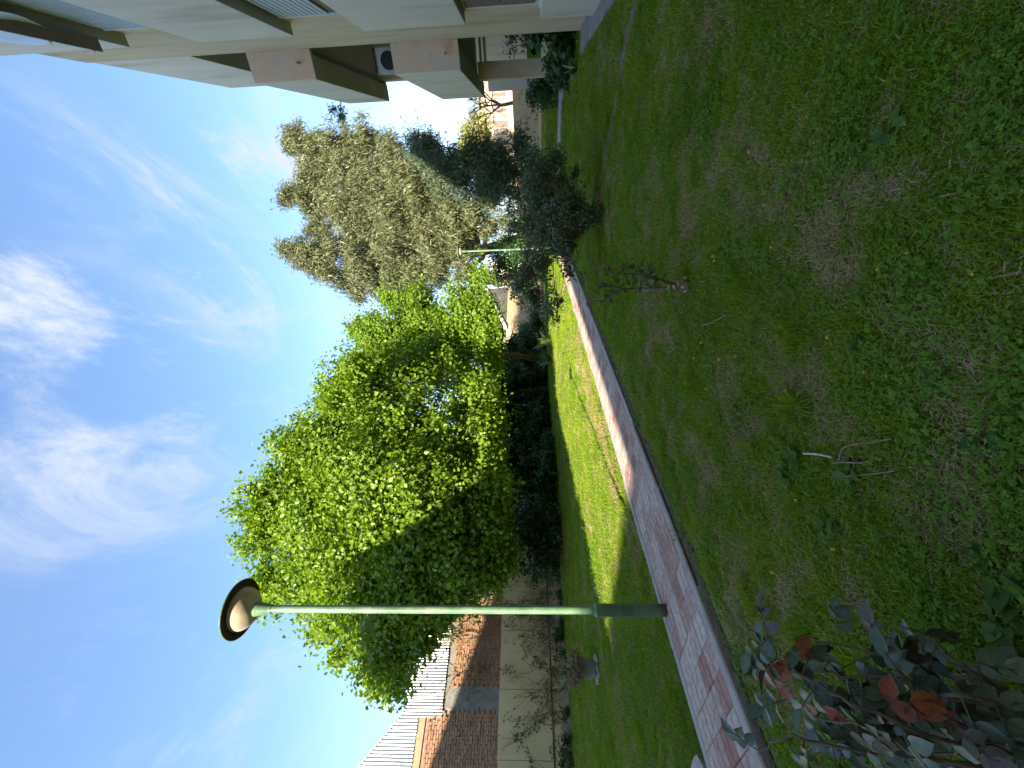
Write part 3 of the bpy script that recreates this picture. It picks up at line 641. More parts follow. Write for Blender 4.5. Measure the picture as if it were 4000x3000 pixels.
# ================================================================== vegetation
def leafset(pos, nor, tip, size, tmpl, faces, rnd=None):
    """pos (n,3), nor/tip unit vectors, template in (x=side, y=along tip, z=normal)"""
    pos = np.asarray(pos); nor = nor/np.linalg.norm(nor, axis=1, keepdims=True)
    tip = tip-nor*np.sum(tip*nor, 1, keepdims=True); tip /= np.linalg.norm(tip, axis=1, keepdims=True)+1e-9
    side = np.cross(tip, nor); T = np.asarray(tmpl); n = len(pos); k = len(T)
    s = np.asarray(size).reshape(-1, 1, 1)
    V = pos[:, None, :]+s*(T[None, :, 0:1]*side[:, None, :]+T[None, :, 1:2]*tip[:, None, :]+T[None, :, 2:3]*nor[:, None, :])
    Fa = np.asarray(faces)[None]+(np.arange(n)*k)[:, None, None]
    rnd = rng.random(n) if rnd is None else rnd
    return V.reshape(-1, 3), Fa.reshape(-1, Fa.shape[-1]), np.repeat(rnd, k)
BROAD = ([(0, 0, 0), (-.38, .28, .07), (-.27, .66, .04), (0, 1, -.08), (.27, .66, .04), (.38, .28, .07)], [(0, 5, 4, 3), (0, 3, 2, 1)])
SLIM = ([(0, 0, 0), (-.09, .4, 0), (0, 1, -.08), (.09, .4, 0)], [(0, 3, 2, 1)])
OVAL = ([(0, 0, 0), (-.27, .35, .03), (-.2, .75, 0), (0, 1, -.06), (.2, .75, 0), (.27, .35, .03)], [(0, 5, 4, 3), (0, 3, 2, 1)])
def nrm_rows(v): return v/(np.linalg.norm(v, axis=1, keepdims=True)+1e-9)
def rdir(n):
    v = rng.normal(size=(n, 3)); return v/np.linalg.norm(v, axis=1, keepdims=True)
def crown_points(lobes, n, shell=.55, twig=9, spread=.35):
    """clustered points in the union of ellipsoid lobes: many leaves per twig end; returns pos, outward"""
    lobes = [(np.array(c, float), np.array(r, float) if not np.isscalar(r) else np.array([r, r, r], float)) for c, r in lobes]
    vol = np.array([np.prod(r)**(2/3) for c, r in lobes]); vol /= vol.sum()
    k = n//twig; idx = rng.choice(len(lobes), k, p=vol); d = rdir(k); rad = (shell+(1-shell)*rng.random(k)**.7)*(1+.22*rng.normal(size=k)*.6)
    C = np.array([l[0] for l in lobes])[idx]; R = np.array([l[1] for l in lobes])[idx]
    nb = max(3, k//14); bi = rng.integers(0, nb, k)                     # boughs: twigs gather round them
    bd = C[:nb]+d[:nb]*R[:nb]*rad[:nb, None]; br = R[:nb].mean(1)*.30
    cl = bd[bi]+rdir(k)*(br[bi]*rng.random(k)**.45)[:, None]*np.array([1, 1, .75]); d = d[bi]; d = nrm_rows(d*.7+(cl-bd[bi])/br[bi][:, None]*.6)
    pos = np.repeat(cl, twig, 0)+rng.normal(size=(k*twig, 3))*spread*np.array([1, 1, .8])
    return pos, np.repeat(d, twig, 0), cl
def sel_big(V, Fa, rn, pos, k, parent, name, m, kk):
    """split off the k leaves that show largest as objects of their own"""
    d = np.linalg.norm(pos-CAM, axis=1)+np.where(pos[:, 2] > 9.3, 50, 0); idx = np.argsort(d)[:k]; mask = np.ones(len(pos), bool); mask[idx] = False
    return idx, mask
def foliage(parent, lobes, n, tmpl, size, m, shell=.55, twig=9, spread=.35, droop=.5, up=.4, big=0, name='foliage', zmin=.05, bigname='leaf', outw=.8, patch=.0):
    pos, out, cl = crown_points(lobes, n, shell, twig, spread)
    keep = pos[:, 2] > zmin; pos = pos[keep]; out = out[keep]; n = len(pos)
    nor = out*outw+np.array([0, 0, up])+rng.normal(size=(n, 3))*.55
    tip = rng.normal(size=(n, 3))*.6+out*.35+np.array([0, 0, -droop])
    sz = size*(.6+.7*rng.random(n))
    rn = np.clip(rng.random(n)*.65+.35*np.repeat(rng.random(len(cl)), twig)[keep]+patch*0, 0, 1)
    if big:
        idx, mask = sel_big(None, None, None, pos, big, parent, name, m, 0)
        P0_ = np.array(worldloc(parent))
        for i in idx:
            V, Fa, r = leafset(np.zeros((1, 3)), nor[i:i+1], tip[i:i+1], sz[i:i+1], *tmpl, rnd=rn[i:i+1])
            o = ob(bigname, mesh(bigname, V, Fa, m, False, r), parent); o.location = tuple(pos[i]-P0_)
        pos, nor, tip, sz, rn = pos[mask], nor[mask], tip[mask], sz[mask], rn[mask]
    V, Fa, r = leafset(pos, nor, tip, sz, *tmpl, rnd=rn)
    part(name, V, Fa, m, parent, attr=r, kind='stuff'); return cl
def limbs(parent, base, fork, lobes, m, r0, r1=.03, twigs=None, ntw=0, trunkname='trunk', lean=None):
    b = np.array(base, float); fk = np.array(fork, float); mid = (b+fk)/2+(np.array(lean) if lean is not None else 0)
    v, f = tube(curve_pts([b-np.array([0, 0, .1]), b+np.array([0, 0, .25]), mid, fk], 5, r0*.06), np.linspace(r0*1.25, r0*.75, 16), 12); part(trunkname, v, f, m, parent, True)
    for c, r in lobes:
        c = np.array(c, float); mm = fk*.45+c*.55+np.array([0, 0, -.12*np.linalg.norm(c-fk)])+rng.normal(size=3)*.1
        pts = curve_pts([fk, mm, c], 6, .02); v, f = tube(pts, np.linspace(r0*.42, r1, len(pts)), 7); part('limb', v, f, m, parent, True)
    if twigs is not None and ntw:
        allv = []; C = np.array([np.array(l[0], float) for l in lobes])
        for i in rng.choice(len(twigs), min(ntw, len(twigs)), replace=False):
            p = twigs[i]; c = C[np.argmin(np.linalg.norm(C-p, axis=1))]; mm = (p+c)/2+rng.normal(size=3)*.12
            allv.append(tube([c, mm, p], [r1*.5, r1*.3, r1*.12], 4, False))
        v, f = join(allv); part('twigs', v, f, M['twig'] if m is not M['euc_bark'] else m, parent, kind='stuff')

ML = leafm('mulberry leaf', [(.075, .14, .010), (.12, .21, .012), (.18, .28, .018), (.26, .35, .03)], .42, .42, .35)
ML2 = leafm('light tree leaf', [(.10, .18, .012), (.16, .27, .018), (.24, .34, .03)], .45, .42, .35)
EL = leafm('eucalyptus leaf', [(.06, .08, .028), (.11, .13, .055), (.165, .18, .085), (.21, .19, .095)], .25, .45, .4, tcol=(1.2, 1.15, .6))
EL2 = leafm('blue green leaf', [(.05, .085, .045), (.09, .13, .07), (.14, .18, .10)], .25, .45, .4, tcol=(1.2, 1.2, .6))
IV = leafm('ivy leaf', [(.022, .055, .010), (.042, .09, .014), (.07, .13, .02)], .25, .4, .35)
RS = leafm('rose leaf', [(.05, .09, .022), (.085, .14, .04), (.08, .12, .055), (.10, .13, .06)], .2, .35, .45)
YG = leafm('yellow green leaf', [(.22, .24, .07), (.34, .34, .12), (.40, .36, .16)], .3, .6, .3)
GR = leafm('shrub leaf', [(.02, .055, .014), (.04, .09, .022), (.06, .12, .035)], .25, .35, .45)
STL = leafm('strap leaf', [(.06, .11, .03), (.12, .17, .05), (.20, .22, .09)], .25, .35, .45)

def L_(x, y, Yd, r): return (at(x, y, Yd), (r, r, r) if np.isscalar(r) else r)
# --- big mulberry
MB = thing('mulberry_tree', (-6.4, 17.6, 0), 'big bright green broad-leaved tree spreading over the left wall', 'tree', None)
mlobes = [L_(1150, 2010, 13.5, (1.2, 1.3, 1.2)), L_(1180, 2230, 13, (1.3, 1.3, 1.2)), L_(1180, 1790, 14, (1.2, 1.3, 1.3)), L_(1380, 2120, 12.2, (1.7, 1.5, 1.5)), L_(1400, 1850, 12.5, (1.7, 1.5, 1.5)),
          L_(1390, 2400, 12.6, (1.0, 1.1, 1.1)), L_(1330, 1640, 15, (1.3, 1.4, 1.2)), L_(1560, 1660, 14, (1.5, 1.4, 1.4)), L_(1480, 2560, 12.4, (.8, 1.0, .7)), L_(1560, 2440, 12.2, (1.1, 1.1, .9)),
          L_(1600, 2200, 11.6, (1.5, 1.4, 1.3)), L_(1620, 1930, 12, (1.5, 1.4, 1.4)), L_(1780, 2160, 11.4, (1.1, 1.1, 1.0)), L_(1800, 1900, 12.5, (1.1, 1.1, .8)), L_(1860, 2240, 11.3, (.7, .8, .6)), L_(1900, 2080, 11.8, (.7, .8, .6)),
          L_(1720, 1700, 14, (1.2, 1.2, 1.0)), L_(1560, 2620, 12.5, (.55, .7, .5)), L_(1430, 1500, 16, (1.4, 1.3, 1.1)), L_(1640, 1480, 16, (1.5, 1.3, 1.2)), L_(1800, 1560, 16, (1.2, 1.1, .8)), L_(1000, 2100, 13.4, (.75, .9, .5)), L_(1500, 1980, 12.5, (1.9, 1.5, 1.6)), L_(1260, 2000, 13, (1.6, 1.4, 1.3)), L_(1300, 2300, 12.8, (1.4, 1.2, 1.2)), L_(1500, 2300, 12, (1.6, 1.3, 1.3)), L_(1700, 2040, 11.8, (1.4, 1.2, 1.1)), L_(1680, 1840, 13, (1.5, 1.2, 1.2)), L_(1480, 1720, 14, (1.6, 1.3, 1.3)), L_(1860, 1720, 14, (1.3, 1.1, .8)), L_(1880, 1980, 12.2, (1.0, .9, .7)), L_(1780, 2280, 11.4, (1.0, .9, .8)), L_(1640, 2440, 12, (.9, .9, .8)), L_(1250, 1840, 14, (1.4, 1.3, 1.3)), L_(1330, 1500, 16, (1.0, 1.0, .9)), L_(1900, 1840, 12.6, (.9, .8, .6)), L_(1930, 1960, 12.2, (.8, .8, .5)), L_(1930, 2160, 11.8, (.7, .8, .5)), L_(1900, 1700, 14, (1.0, .9, .6)), L_(1880, 1560, 15, (1.1, .9, .6)), L_(1960, 2230, 11.5, (.45, .5, .4)), L_(1450, 1440, 15.5, (1.0, .9, .9)), L_(1400, 1560, 15, (1.1, .9, .9)), L_(1500, 1540, 15, (1.1, .9, .9)), L_(1060, 2300, 13, (.7, .8, .6)), L_(1700, 2350, 11.6, (.9, .9, .8))]
for (xa, ya), (xb, yb) in [((1020, 2000), (915, 1985)), ((1040, 1950), (960, 1900)), ((1020, 2090), (940, 2110)), ((1050, 2290), (965, 2270)), ((1080, 2350), (1000, 2400)), ((1180, 1790), (1080, 1730)), ((1210, 1720), (1150, 1620)), ((1330, 1600), (1245, 1550)), ((1390, 1500), (1275, 1420)), ((1400, 1440), (1320, 1370)), ((1320, 2440), (1220, 2470)), ((1390, 2500), (1300, 2570)), ((1480, 2600), (1420, 2700)), ((1580, 2620), (1560, 2720)), ((1500, 2640), (1500, 2720)), ((1100, 1860), (1010, 1840))]:
    for i in range(5): mlobes.append(L_(xa+(xb-xa)*i/4, ya+(yb-ya)*i/4, 13, (.30-.04*i, .3-.04*i, .26-.04*i)))
cl = foliage(MB, mlobes, 150000, BROAD, .135, ML, shell=.35, twig=7, spread=.22, droop=.75, big=300, outw=.9)
limbs(MB, (-6.4, 17.6, 0), (-6.1, 16.6, 2.6), mlobes[:42], M['bark'], .30, .016, cl, 900, lean=(.1, .1, .1))
# --- second lighter tree
T2 = thing('young_tree', (1.4, 24, 0), 'lighter lime green tree between the big tree and the eucalyptus', 'tree')
l2 = [*[L_(1400-i*14, 1290-6*i, 19, .3-.05*i) for i in range(5)], *[L_(1540-i*14, 1190-10*i, 19, .3-.05*i) for i in range(4)], L_(1470, 1300, 19, (1.1, 1.2, 1.0)), L_(1560, 1340, 19, (1.5, 1.4, 1.3)), L_(1650, 1230, 19, (1.2, 1.2, 1.1)), L_(1720, 1350, 18, (1.4, 1.3, 1.2)), L_(1790, 1190, 18, (1.0, 1.0, .9)), L_(1860, 1110, 18, (.8, .8, .6)), L_(1860, 1260, 18, (1.1, 1.0, .8)), L_(1600, 1200, 19, (.9, .9, .9)), L_(1910, 1190, 18, (.6, .7, .4)), L_(1800, 1420, 19, (1.1, 1.0, .9)), L_(1680, 1430, 19, (1.3, 1.1, 1.1)), L_(1780, 1280, 18.5, (1.3, 1.1, 1.0)), L_(1870, 1360, 18.5, (1.1, .9, .8)), L_(1480, 1370, 19, (1.2, 1.0, .9)), L_(1900, 1430, 19, (.9, .8, .6))]
cl = foliage(T2, l2, 52000, BROAD, .125, ML2, shell=.4, twig=7, spread=.22, droop=.6)
limbs(T2, (1.4, 24, 0), (1.6, 20.5, 2.9), l2, M['bark'], .16, .014, cl, 260)
# --- eucalyptus
EU = thing('eucalyptus_tree', (9.1, 25, 0), 'tall grey-green eucalyptus with three pointed tops and tan trunk', 'tree')
YE = 22.
el = [L_(1290, 1000, YE, (1.3, 1.4, 1.5)), L_(1420, 1040, YE, (1.7, 1.6, 1.6)), L_(1290, 790, YE+1, (1.2, 1.3, 1.4)), L_(1180, 545, YE+2, (.9, .9, 1.1)), L_(1290, 600, YE+2, (1.4, 1.4, 1.4)), L_(1400, 640, YE+2, (1.6, 1.5, 1.4)),
      L_(1420, 830, YE, (1.9, 1.7, 1.7)), L_(1560, 700, YE, (1.8, 1.6, 1.5)), L_(1560, 900, YE-1, (2.0, 1.8, 1.7)), L_(1560, 1060, YE-1, (1.4, 1.4, 1.5)), L_(1700, 800, YE-1.5, (1.8, 1.7, 1.4)), L_(1690, 980, YE-1.5, (1.7, 1.6, 1.4)), L_(1830, 850, YE-2, (1.3, 1.2, 1.0)), L_(1810, 1040, YE-2, (1.2, 1.2, 1.0)), L_(1880, 780, YE-2, (1.0, 1.0, .8)), L_(1400, 1090, YE, (1.0, 1.1, 1.3)), L_(1720, 650, YE-1, (1.0, 1.1, 1.0)), L_(1930, 870, YE-2, (.8, .8, .5)), L_(1380, 940, YE, (1.9, 1.6, 1.7)), L_(1350, 700, YE+1, (1.9, 1.6, 1.5)), L_(1480, 760, YE, (2.0, 1.6, 1.6)), L_(1480, 960, YE, (1.9, 1.6, 1.6)), L_(1640, 900, YE-1, (2.0, 1.6, 1.4)), L_(1640, 740, YE-1, (1.9, 1.6, 1.4)), *[L_(1065+i*28, 975+4*i, YE, (.14+.15*i, .2+.14*i, .45)) for i in range(7)], *[L_(1055+i*28, 762+5*i, YE+1, (.14+.14*i, .2+.14*i, .45)) for i in range(7)], *[L_(1095+i*26, 550+9*i, YE+2, (.18+.15*i, .2+.14*i, .45)) for i in range(6)], *[L_(1640+i*30, 545+12*i, YE-2, (.2+.12*i, .3, .3)) for i in range(3)], L_(1230, 880, YE+1, (.9, .9, 1.0)), L_(1250, 690, YE+1, (1.1, .9, 1.0)), L_(1530, 620, YE+1, (1.4, 1.2, 1.3)), L_(1600, 1100, YE-1, (1.0, 1.1, 1.3)), L_(1760, 900, YE-2, (1.5, 1.3, 1.0)), L_(1400, 540, YE+2, (1.2, 1.2, 1.2)), L_(1200, 900, YE, (.7, .8, .9)), L_(1230, 800, YE+1, (.9, .9, .9)), L_(1210, 640, YE+1, (.8, .8, .9)), L_(1190, 580, YE+2, (.8, .8, .8)), L_(1180, 1000, YE, (.7, .8, .8)), L_(1200, 740, YE+1, (.7, .8, .8)), L_(1240, 1020, YE, (.9, .9, 1.1)), L_(1340, 1080, YE, (1.0, 1.0, 1.1)), L_(1500, 1100, YE, (1.0, 1.0, 1.2))]
cl = foliage(EU, el, 180000, SLIM, .27, EL, shell=.3, twig=14, spread=.20, droop=1.1, up=.15, outw=.5)
limbs(EU, (9.1, 25, 0), (8.2, 24.3, 4.0), [l_ for l_ in el if l_[1][0] > 1.05], M['euc_bark'], .42, .03, cl, 900, lean=(.2, 0, 0))
v, f = tube(curve_pts([at(2060, 1085, 24), at(1990, 1090, 24), at(1900, 1100, 24.5), at(1780, 1080, 24.5)], 5), np.linspace(.26, .16, 16), 10); part('limb', v, f, M['euc_bark'], EU, True)
# --- darker blue-green tree at right of eucalyptus
T3 = thing('feathery_tree', (10.3, 19.5, 0), 'dark blue-green feathery tree at the right foot of the eucalyptus', 'tree')
l3 = [L_(1760, 690, 18, (1.0, 1.0, .9)), L_(1720, 620, 18.5, (.9, .9, .7)), L_(1650, 590, 18.5, (.8, .7, .5)), L_(1840, 640, 18, (1.1, 1.1, .8)), L_(1900, 720, 17.5, (1.1, 1.1, .8)), L_(1880, 590, 18.5, (.9, .8, .6)), L_(1960, 650, 17.5, (.9, .9, .7)), L_(2020, 600, 18, (.8, .8, .5)), L_(1990, 780, 17, (.9, .9, .6)), L_(2060, 680, 17, (.9, .9, .5)), L_(1620, 540, 19, (.35, .35, .25))]
cl = foliage(T3, l3, 24000, SLIM, .22, EL2, shell=.35, twig=12, spread=.26, droop=.7, up=.2, outw=.5)
limbs(T3, (10.3, 19.5, 0), (10.0, 19, 1.4), l3, M['bark'], .14, .025, cl, 300)
# dead sprig poking out past the middle balcony, growing from a pot on it
SP = thing('balcony_plant', F(5.0, .2, 6.9), 'leafy sprig poking out past the end of the upper balcony', 'plant')
sp_l = [L_(1325, 415, 13.5, (.12, .15, .22)), L_(1320, 445, 13.5, (.10, .15, .2)), L_(1330, 462, 13.5, (.08, .1, .12)), L_(1297, 425, 13.5, (.10, .1, .08))]
cl = foliage(SP, sp_l, 330, SLIM, .16, EL2, shell=.1, twig=5, spread=.08, droop=.4, zmin=1)
v, f = join([tube([at(1333, 385, 13.4), at(1330, 425, 13.5), at(1325, 465, 13.5)], [.02, .015, .006], 5), tube([at(1333, 410, 13.4), at(1290, 428, 13.5)], [.01, .005], 5)]); part('stem', v, f, M['twig'], SP)

# --- hedge / ivy over the rear wall
HG = thing('ivy_hedge', W(13.5, -.6, 0), 'dark ivy-covered hedge along the wall under the big tree', 'hedge')
hl = []
for t in np.arange(9.2, 22.4, .95):
    for z in (.6, 1.5, 2.4, 3.3, 4.0 if t > 10 else 3.2):
        hl.append((W(t+random.uniform(-.3, .3), -.75+random.uniform(-.35, .2), z), (.75, .7, .62)))
foliage(HG, hl, 40000, BROAD, .15, IV, shell=.75, twig=6, spread=.16, droop=.8, zmin=.02, up=.1)
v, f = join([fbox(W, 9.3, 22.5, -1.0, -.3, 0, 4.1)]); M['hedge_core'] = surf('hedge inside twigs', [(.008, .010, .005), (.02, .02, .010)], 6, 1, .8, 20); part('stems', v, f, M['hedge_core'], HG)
# dark sprawling bush at the far end of hedge
BH = thing('dark_bush', W(23, -1, 0), 'rounded dark bush at the right end of the ivy hedge', 'bush')
foliage(BH, [(W(22.6, -1.0, 1.0), (1.3, 1.3, 1.1)), (W(22.0, -.9, 2.0), (1.1, 1.1, .9)), (W(23.4, -1.0, 1.4), (.8, .8, .7))], 7000, OVAL, .14, IV, shell=.7, twig=7, spread=.15)
v, f = tube([W(22.6, -1, 0), W(22.6, -1, 1.2)], .05, 6); part('stem', v, f, M['bark'], BH)
# bush at the foot of the mulberry
for nm, base, lab, ls, n in [('low_shrub', gnd(2190, 2190), 'low green shrub at the foot of the big tree beside the cream wall', [L_(2080, 2150, 16.5, (1.0, .8, .8)), L_(2130, 2080, 16.5, (1.2, .8, .6)), L_(2120, 2190, 16, (.6, .6, .6)), L_(2040, 2050, 17, (1.1, .9, .8))], 6500),
                             ('low_shrub', gnd(2190, 1850), 'low dark shrub hugging the bare soil left of the thin pole', [L_(2140, 1850, 19, (1.0, .7, .5)), L_(2090, 1950, 19, (1.1, .8, .8)), L_(2120, 1740, 20, (.9, .7, .5))], 4500)]:
    o = thing(nm, base, lab, 'shrub'); foliage(o, ls, n, BROAD, .13, IV if 'dark' in lab else GR, shell=.6, twig=6, spread=.14, zmin=.02)
    v, f = tube([base, base+np.array([0, .2, .5])], .04, 6); part('stem', v, f, M['bark'], o)
# shrubs behind the rose bush
for base, lab, ls, n, m_ in [((8.6, 23.0, 0), 'mixed green shrub below the eucalyptus trunk', [L_(2020, 900, 22, (1.5, 1.0, 1.0)), L_(1960, 1050, 23, (1.1, .8, .8)), L_(1945, 960, 23, (1.0, .8, .8)), L_(2060, 1020, 22, (1.2, 1.0, .8)), L_(1990, 1000, 23, (1.0, 1.0, .8)), L_(2050, 800, 21, (1.2, 1, .8))], 9000, GR),
                             ((6.9, 26, 0), 'climber on the tan wall left of the eucalyptus trunk', [L_(2060, 1120, 26, (.8, .5, 1.0)), L_(2090, 1190, 26, (1.0, .5, .5)), L_(2020, 1080, 25, (.8, .8, .9))], 4500, GR),
                             ((5.6, 28.4, 0), 'small creeper at the foot of the tan wall panels', [L_(2080, 1230, 27, (.7, .4, .5)), L_(2100, 1260, 27, (.9, .4, .3))], 1800, IV)]:
    o = thing('wall_shrub', base, lab, 'shrub'); foliage(o, ls, n, OVAL, .13, m_, shell=.4, twig=7, spread=.2, zmin=.02)
    v, f = tube([base, np.array(base)+np.array([0, .1, .7])], .05, 6); part('stem', v, f, M['bark'], o)
for nm_, base, ls, n_ in [('distant_tree', (4.5, 48, 0), [L_(1940, 1240, 47, (2.6, 1.5, 1.6)), L_(1900, 1330, 47, (2.4, 1.5, 1.8)), L_(1965, 1420, 47, (2.4, 1.5, 1.5)), L_(1985, 1180, 47, (1.6, 1.5, 1.2))], 9000)]:
    o = thing(nm_, base, 'hazy green tree beyond the shed seen under the lime green tree', 'tree'); foliage(o, ls, n_, OVAL, .3, ML, shell=.3, twig=8, spread=.35)
    v, f = tube([base, np.array(base)+np.array([0, 0, 4.])], .25, 7); part('trunk', v, f, M['bark'], o)
# yellow green tree far right
YT = thing('pale_tree', (27.5, 46, 0), 'pale yellow-green tree above the sunlit cream house', 'tree')
foliage(YT, [L_(1840, 545, 46, (2.3, 2, 1.3)), L_(1870, 500, 46, (2, 2, 1.2)), L_(1815, 575, 46, (1.3, 1.2, .8)), L_(1850, 600, 46, (2, 1.6, 1.2))], 9000, OVAL, .26, YG, shell=.3, twig=8, spread=.4)
v, f = tube([(27.5, 46, 0), (27.5, 46, 6.5)], [.3, .15], 8); part('trunk', v, f, M['bark'], YT)
# bare tree
BT = thing('bare_tree', at(2005, 405, 31), 'leafless dark-branched tree beyond the end wall', 'tree'); BT.location[2] = 0
def grow(p, d, l, r, depth, out, spread=.55, shrink=.72):
    q_ = p+d*l; mid = (p+q_)/2+rng.normal(size=3)*l*.06
    out.append(tube([p, mid, q_], [r, r*.85, r*.7], 5 if depth > 2 else 4, False))
    if depth == 0: return
    for _ in range(3 if depth > 1 else 2):
        grow(q_, nrm(d+rng.normal(size=3)*spread+np.array([0, 0, .08])), l*shrink*random.uniform(.8, 1.15), r*.62, depth-1, out, spread, shrink)
out = []; b0 = at(2005, 402, 31); b0[2] = 0
v, f = tube([b0, at(2000, 402, 31), at(1960, 412, 31)], [.16, .13, .11], 8); part('trunk', v, f, M['bark'], BT, True)
for k in range(4): grow(at(1960, 412, 31), nrm([rng.normal()*.5-.1, rng.normal()*.3, 1]), 1.0, .08, 5, out)
v, f = join(out); part('branches', v, f, M['twig'], BT, kind='stuff')

# --- rose bush
RB = thing('rose_bush', gnd(2352, 842), 'large arching rose bush with pink blooms on the right lawn', 'bush')
rb = gnd(2352, 842); YR = rb[1]
rl = [L_(2120, 700, YR+.2, (.42, .5, .30)), L_(2070, 800, YR+.2, (.45, .5, .26)), L_(2050, 640, YR+.4, (.36, .45, .26)), L_(2160, 620, YR+.3, (.22, .4, .28)), L_(2190, 830, YR+.1, (.45, .5, .30)), L_(2100, 930, YR+.1, (.45, .5, .30)), L_(2240, 800, YR, (.35, .4, .25)), L_(2290, 850, YR, (.24, .35, .2)), L_(2180, 960, YR, (.38, .4, .3)), L_(2090, 1080, YR, (.38, .4, .26)), L_(2150, 1180, YR-.1, (.28, .3, .26)), L_(2040, 1120, YR+.2, (.3, .35, .14)), L_(2230, 1090, YR-.1, (.18, .25, .18)), L_(2260, 920, YR, (.2, .25, .15)), L_(2000, 860, YR+.4, (.4, .4, .12)), L_(2240, 700, YR+.1, (.18, .3, .15)), L_(2190, 1210, YR-.1, (.16, .2, .16))]
cl = foliage(RB, rl, 11500, OVAL, .05, RS, shell=.1, twig=7, spread=.05, droop=.5, big=300, up=.5)
canes = [[rb, at(2250, 800, YR), at(2150, 760, YR), at(2050, 700, YR+.2)], [rb+np.array([.02, 0, 0]), at(2240, 760, YR+.1), at(2200, 690, YR+.2), at(2100, 620, YR+.3)], [rb, at(2260, 870, YR-.05), at(2130, 890, YR), at(2030, 900, YR)],
         [rb, at(2280, 900, YR), at(2170, 1000, YR), at(2080, 1120, YR), at(2180, 1220, YR-.1)], [rb, at(2300, 880, YR+.1), at(2200, 930, YR+.2), at(2060, 1010, YR+.2), at(2030, 1140, YR+.2)], [rb, at(2290, 800, YR-.1), at(2180, 740, YR-.1), at(2120, 640, YR)]]
for c in canes:
    p_ = curve_pts(c, 6, .006); v, f = tube(p_, np.linspace(.016, .005, len(p_)), 6); part('cane', v, f, M['twig'], RB, True)
tw = []
for i in rng.choice(len(cl), 230, replace=False):
    allp = cl[i]; c_ = canes[rng.integers(len(canes))]; k = rng.integers(1, len(c_)); tw.append((c_[k], allp))
v, f = join([tube([a_, (a_+b_)/2+rng.normal(size=3)*.05, b_], [.004, .003, .002], 4, False) for a_, b_ in tw]); part('twigs', v, f, M['twig'], RB, kind='stuff')
v, f = lathe(rb+np.array([0, 0, -.02]), [(.0, .05), (.12, .045), (.2, .02), (.24, 0)], 14); part('soil_mound', v, f, M['soil'], RB)
def petalmat(name, c1, c2):
    m, nt, N, L, b = nodes(name); a_ = N.new('ShaderNodeAttribute'); a_.attribute_name = 'rnd'; r = ramp(N, [c1, c2]); L.new(a_.outputs['Fac'], r.inputs[0]); L.new(r.outputs[0], b.inputs['Base Color']); b.inputs['Roughness'].default_value = .55; return m
M['rose'] = petalmat('pink petals', (.42, .05, .10), (.62, .16, .22)); M['red'] = petalmat('red petals', (.38, .035, .02), (.55, .10, .04)); M['dand'] = petalmat('yellow petals', (.80, .40, .02), (.85, .55, .04))
def bloom(c, r, m, parent, nm='bloom', n=14):
    pos = np.repeat(np.array(c)[None], n, 0)+rng.normal(size=(n, 3))*r*.12; d = rdir(n); d[:, 2] = abs(d[:, 2])*.8+.1
    V, Fa, rr = leafset(pos, d+np.array([0, -.4, .3]), d, np.full(n, r), *OVAL); V2, F2, r2 = leafset(pos, -d+rng.normal(size=(n, 3))*.5, d, np.full(n, r*.8), *BROAD)
    V = np.concatenate([V]); part(nm, V, Fa, m, parent, attr=rr)
for q_ in ((2030, 697), (2022, 815), (2015, 832), (2072, 895), (2210, 880), (1988, 902), (2155, 1137)):
    bloom(at(*q_, YR-.28), .034, M['rose'], RB)
# --- small rose plant
SR = thing('small_rose', gnd(2690, 1120), 'small bare-stemmed rose plant with red buds on the near lawn', 'plant')
YS = 2.9
canes = [[(2692, 1120), (2600, 1105), (2500, 1060), (2440, 1045), (2400, 1060)], [(2692, 1122), (2600, 1100), (2530, 1085), (2470, 1070), (2410, 1070), (2360, 1055)], [(2690, 1125), (2560, 1126), (2480, 1128), (2420, 1134), (2380, 1160), (2350, 1178)], [(2430, 1132), (2400, 1120), (2340, 1118)], [(2350, 1178), (2300, 1178)]]
allc = []
for c in canes:
    p_ = curve_pts([at(a_, b_, YS+random.uniform(-.03, .03)) if a_ < 2680 else gnd(a_, b_) for a_, b_ in c], 5, .002); v, f = tube(p_, np.linspace(.008, .003, len(p_)), 6); part('cane', v, f, M['twig'], SR, True); allc += p_[4:]
allc = np.array(allc)
LF = leafm('small rose leaf', [(.025, .06, .015), (.045, .09, .025), (.07, .12, .035), (.10, .04, .02)], .15, .55, .2)
for i in range(115):
    p_ = allc[rng.integers(len(allc))]+rng.normal(size=3)*.022
    if p_[2] < .18 and random.random() < .8: continue
    V, Fa, r = leafset(np.zeros((1, 3)), np.array([[rng.normal()*.6, -.6+rng.normal()*.5, .7]]), np.array([[rng.normal(), rng.normal()*.6, rng.normal()*.5-.3]]), np.array([random.uniform(.03, .055)]), *OVAL)
    o = ob('leaf', mesh('leaf', V, Fa, LF, False, r), SR); o.location = tuple(p_-np.array(SR.location))
for q_ in ((2308, 1112), (2312, 1135), (2350, 1046), (2352, 1064), (2382, 1042), (2298, 1178), (2291, 1186), (2325, 1116)): bloom(at(*q_, YS), .016, M['red'], SR, 'bud', 8)
DRY = leafm('dry leaf', [(.30, .19, .12), (.45, .32, .21), (.52, .40, .28)], .15, .8, .2, tcol=(1.2, 1, .8))
for i in range(26):
    p_ = at(2660+rng.normal()*14, 1108+rng.normal()*18, 2.86); V, Fa, r = leafset(np.zeros((1, 3)), rdir(1), rdir(1), np.array([random.uniform(.03, .055)]), *BROAD)
    o = ob('dry_leaf', mesh('dry_leaf', V*np.array([1, 1, 1]), Fa, DRY, False, r), SR); o.location = tuple(np.maximum(p_, [-99, -99, .02])-np.array(SR.location))

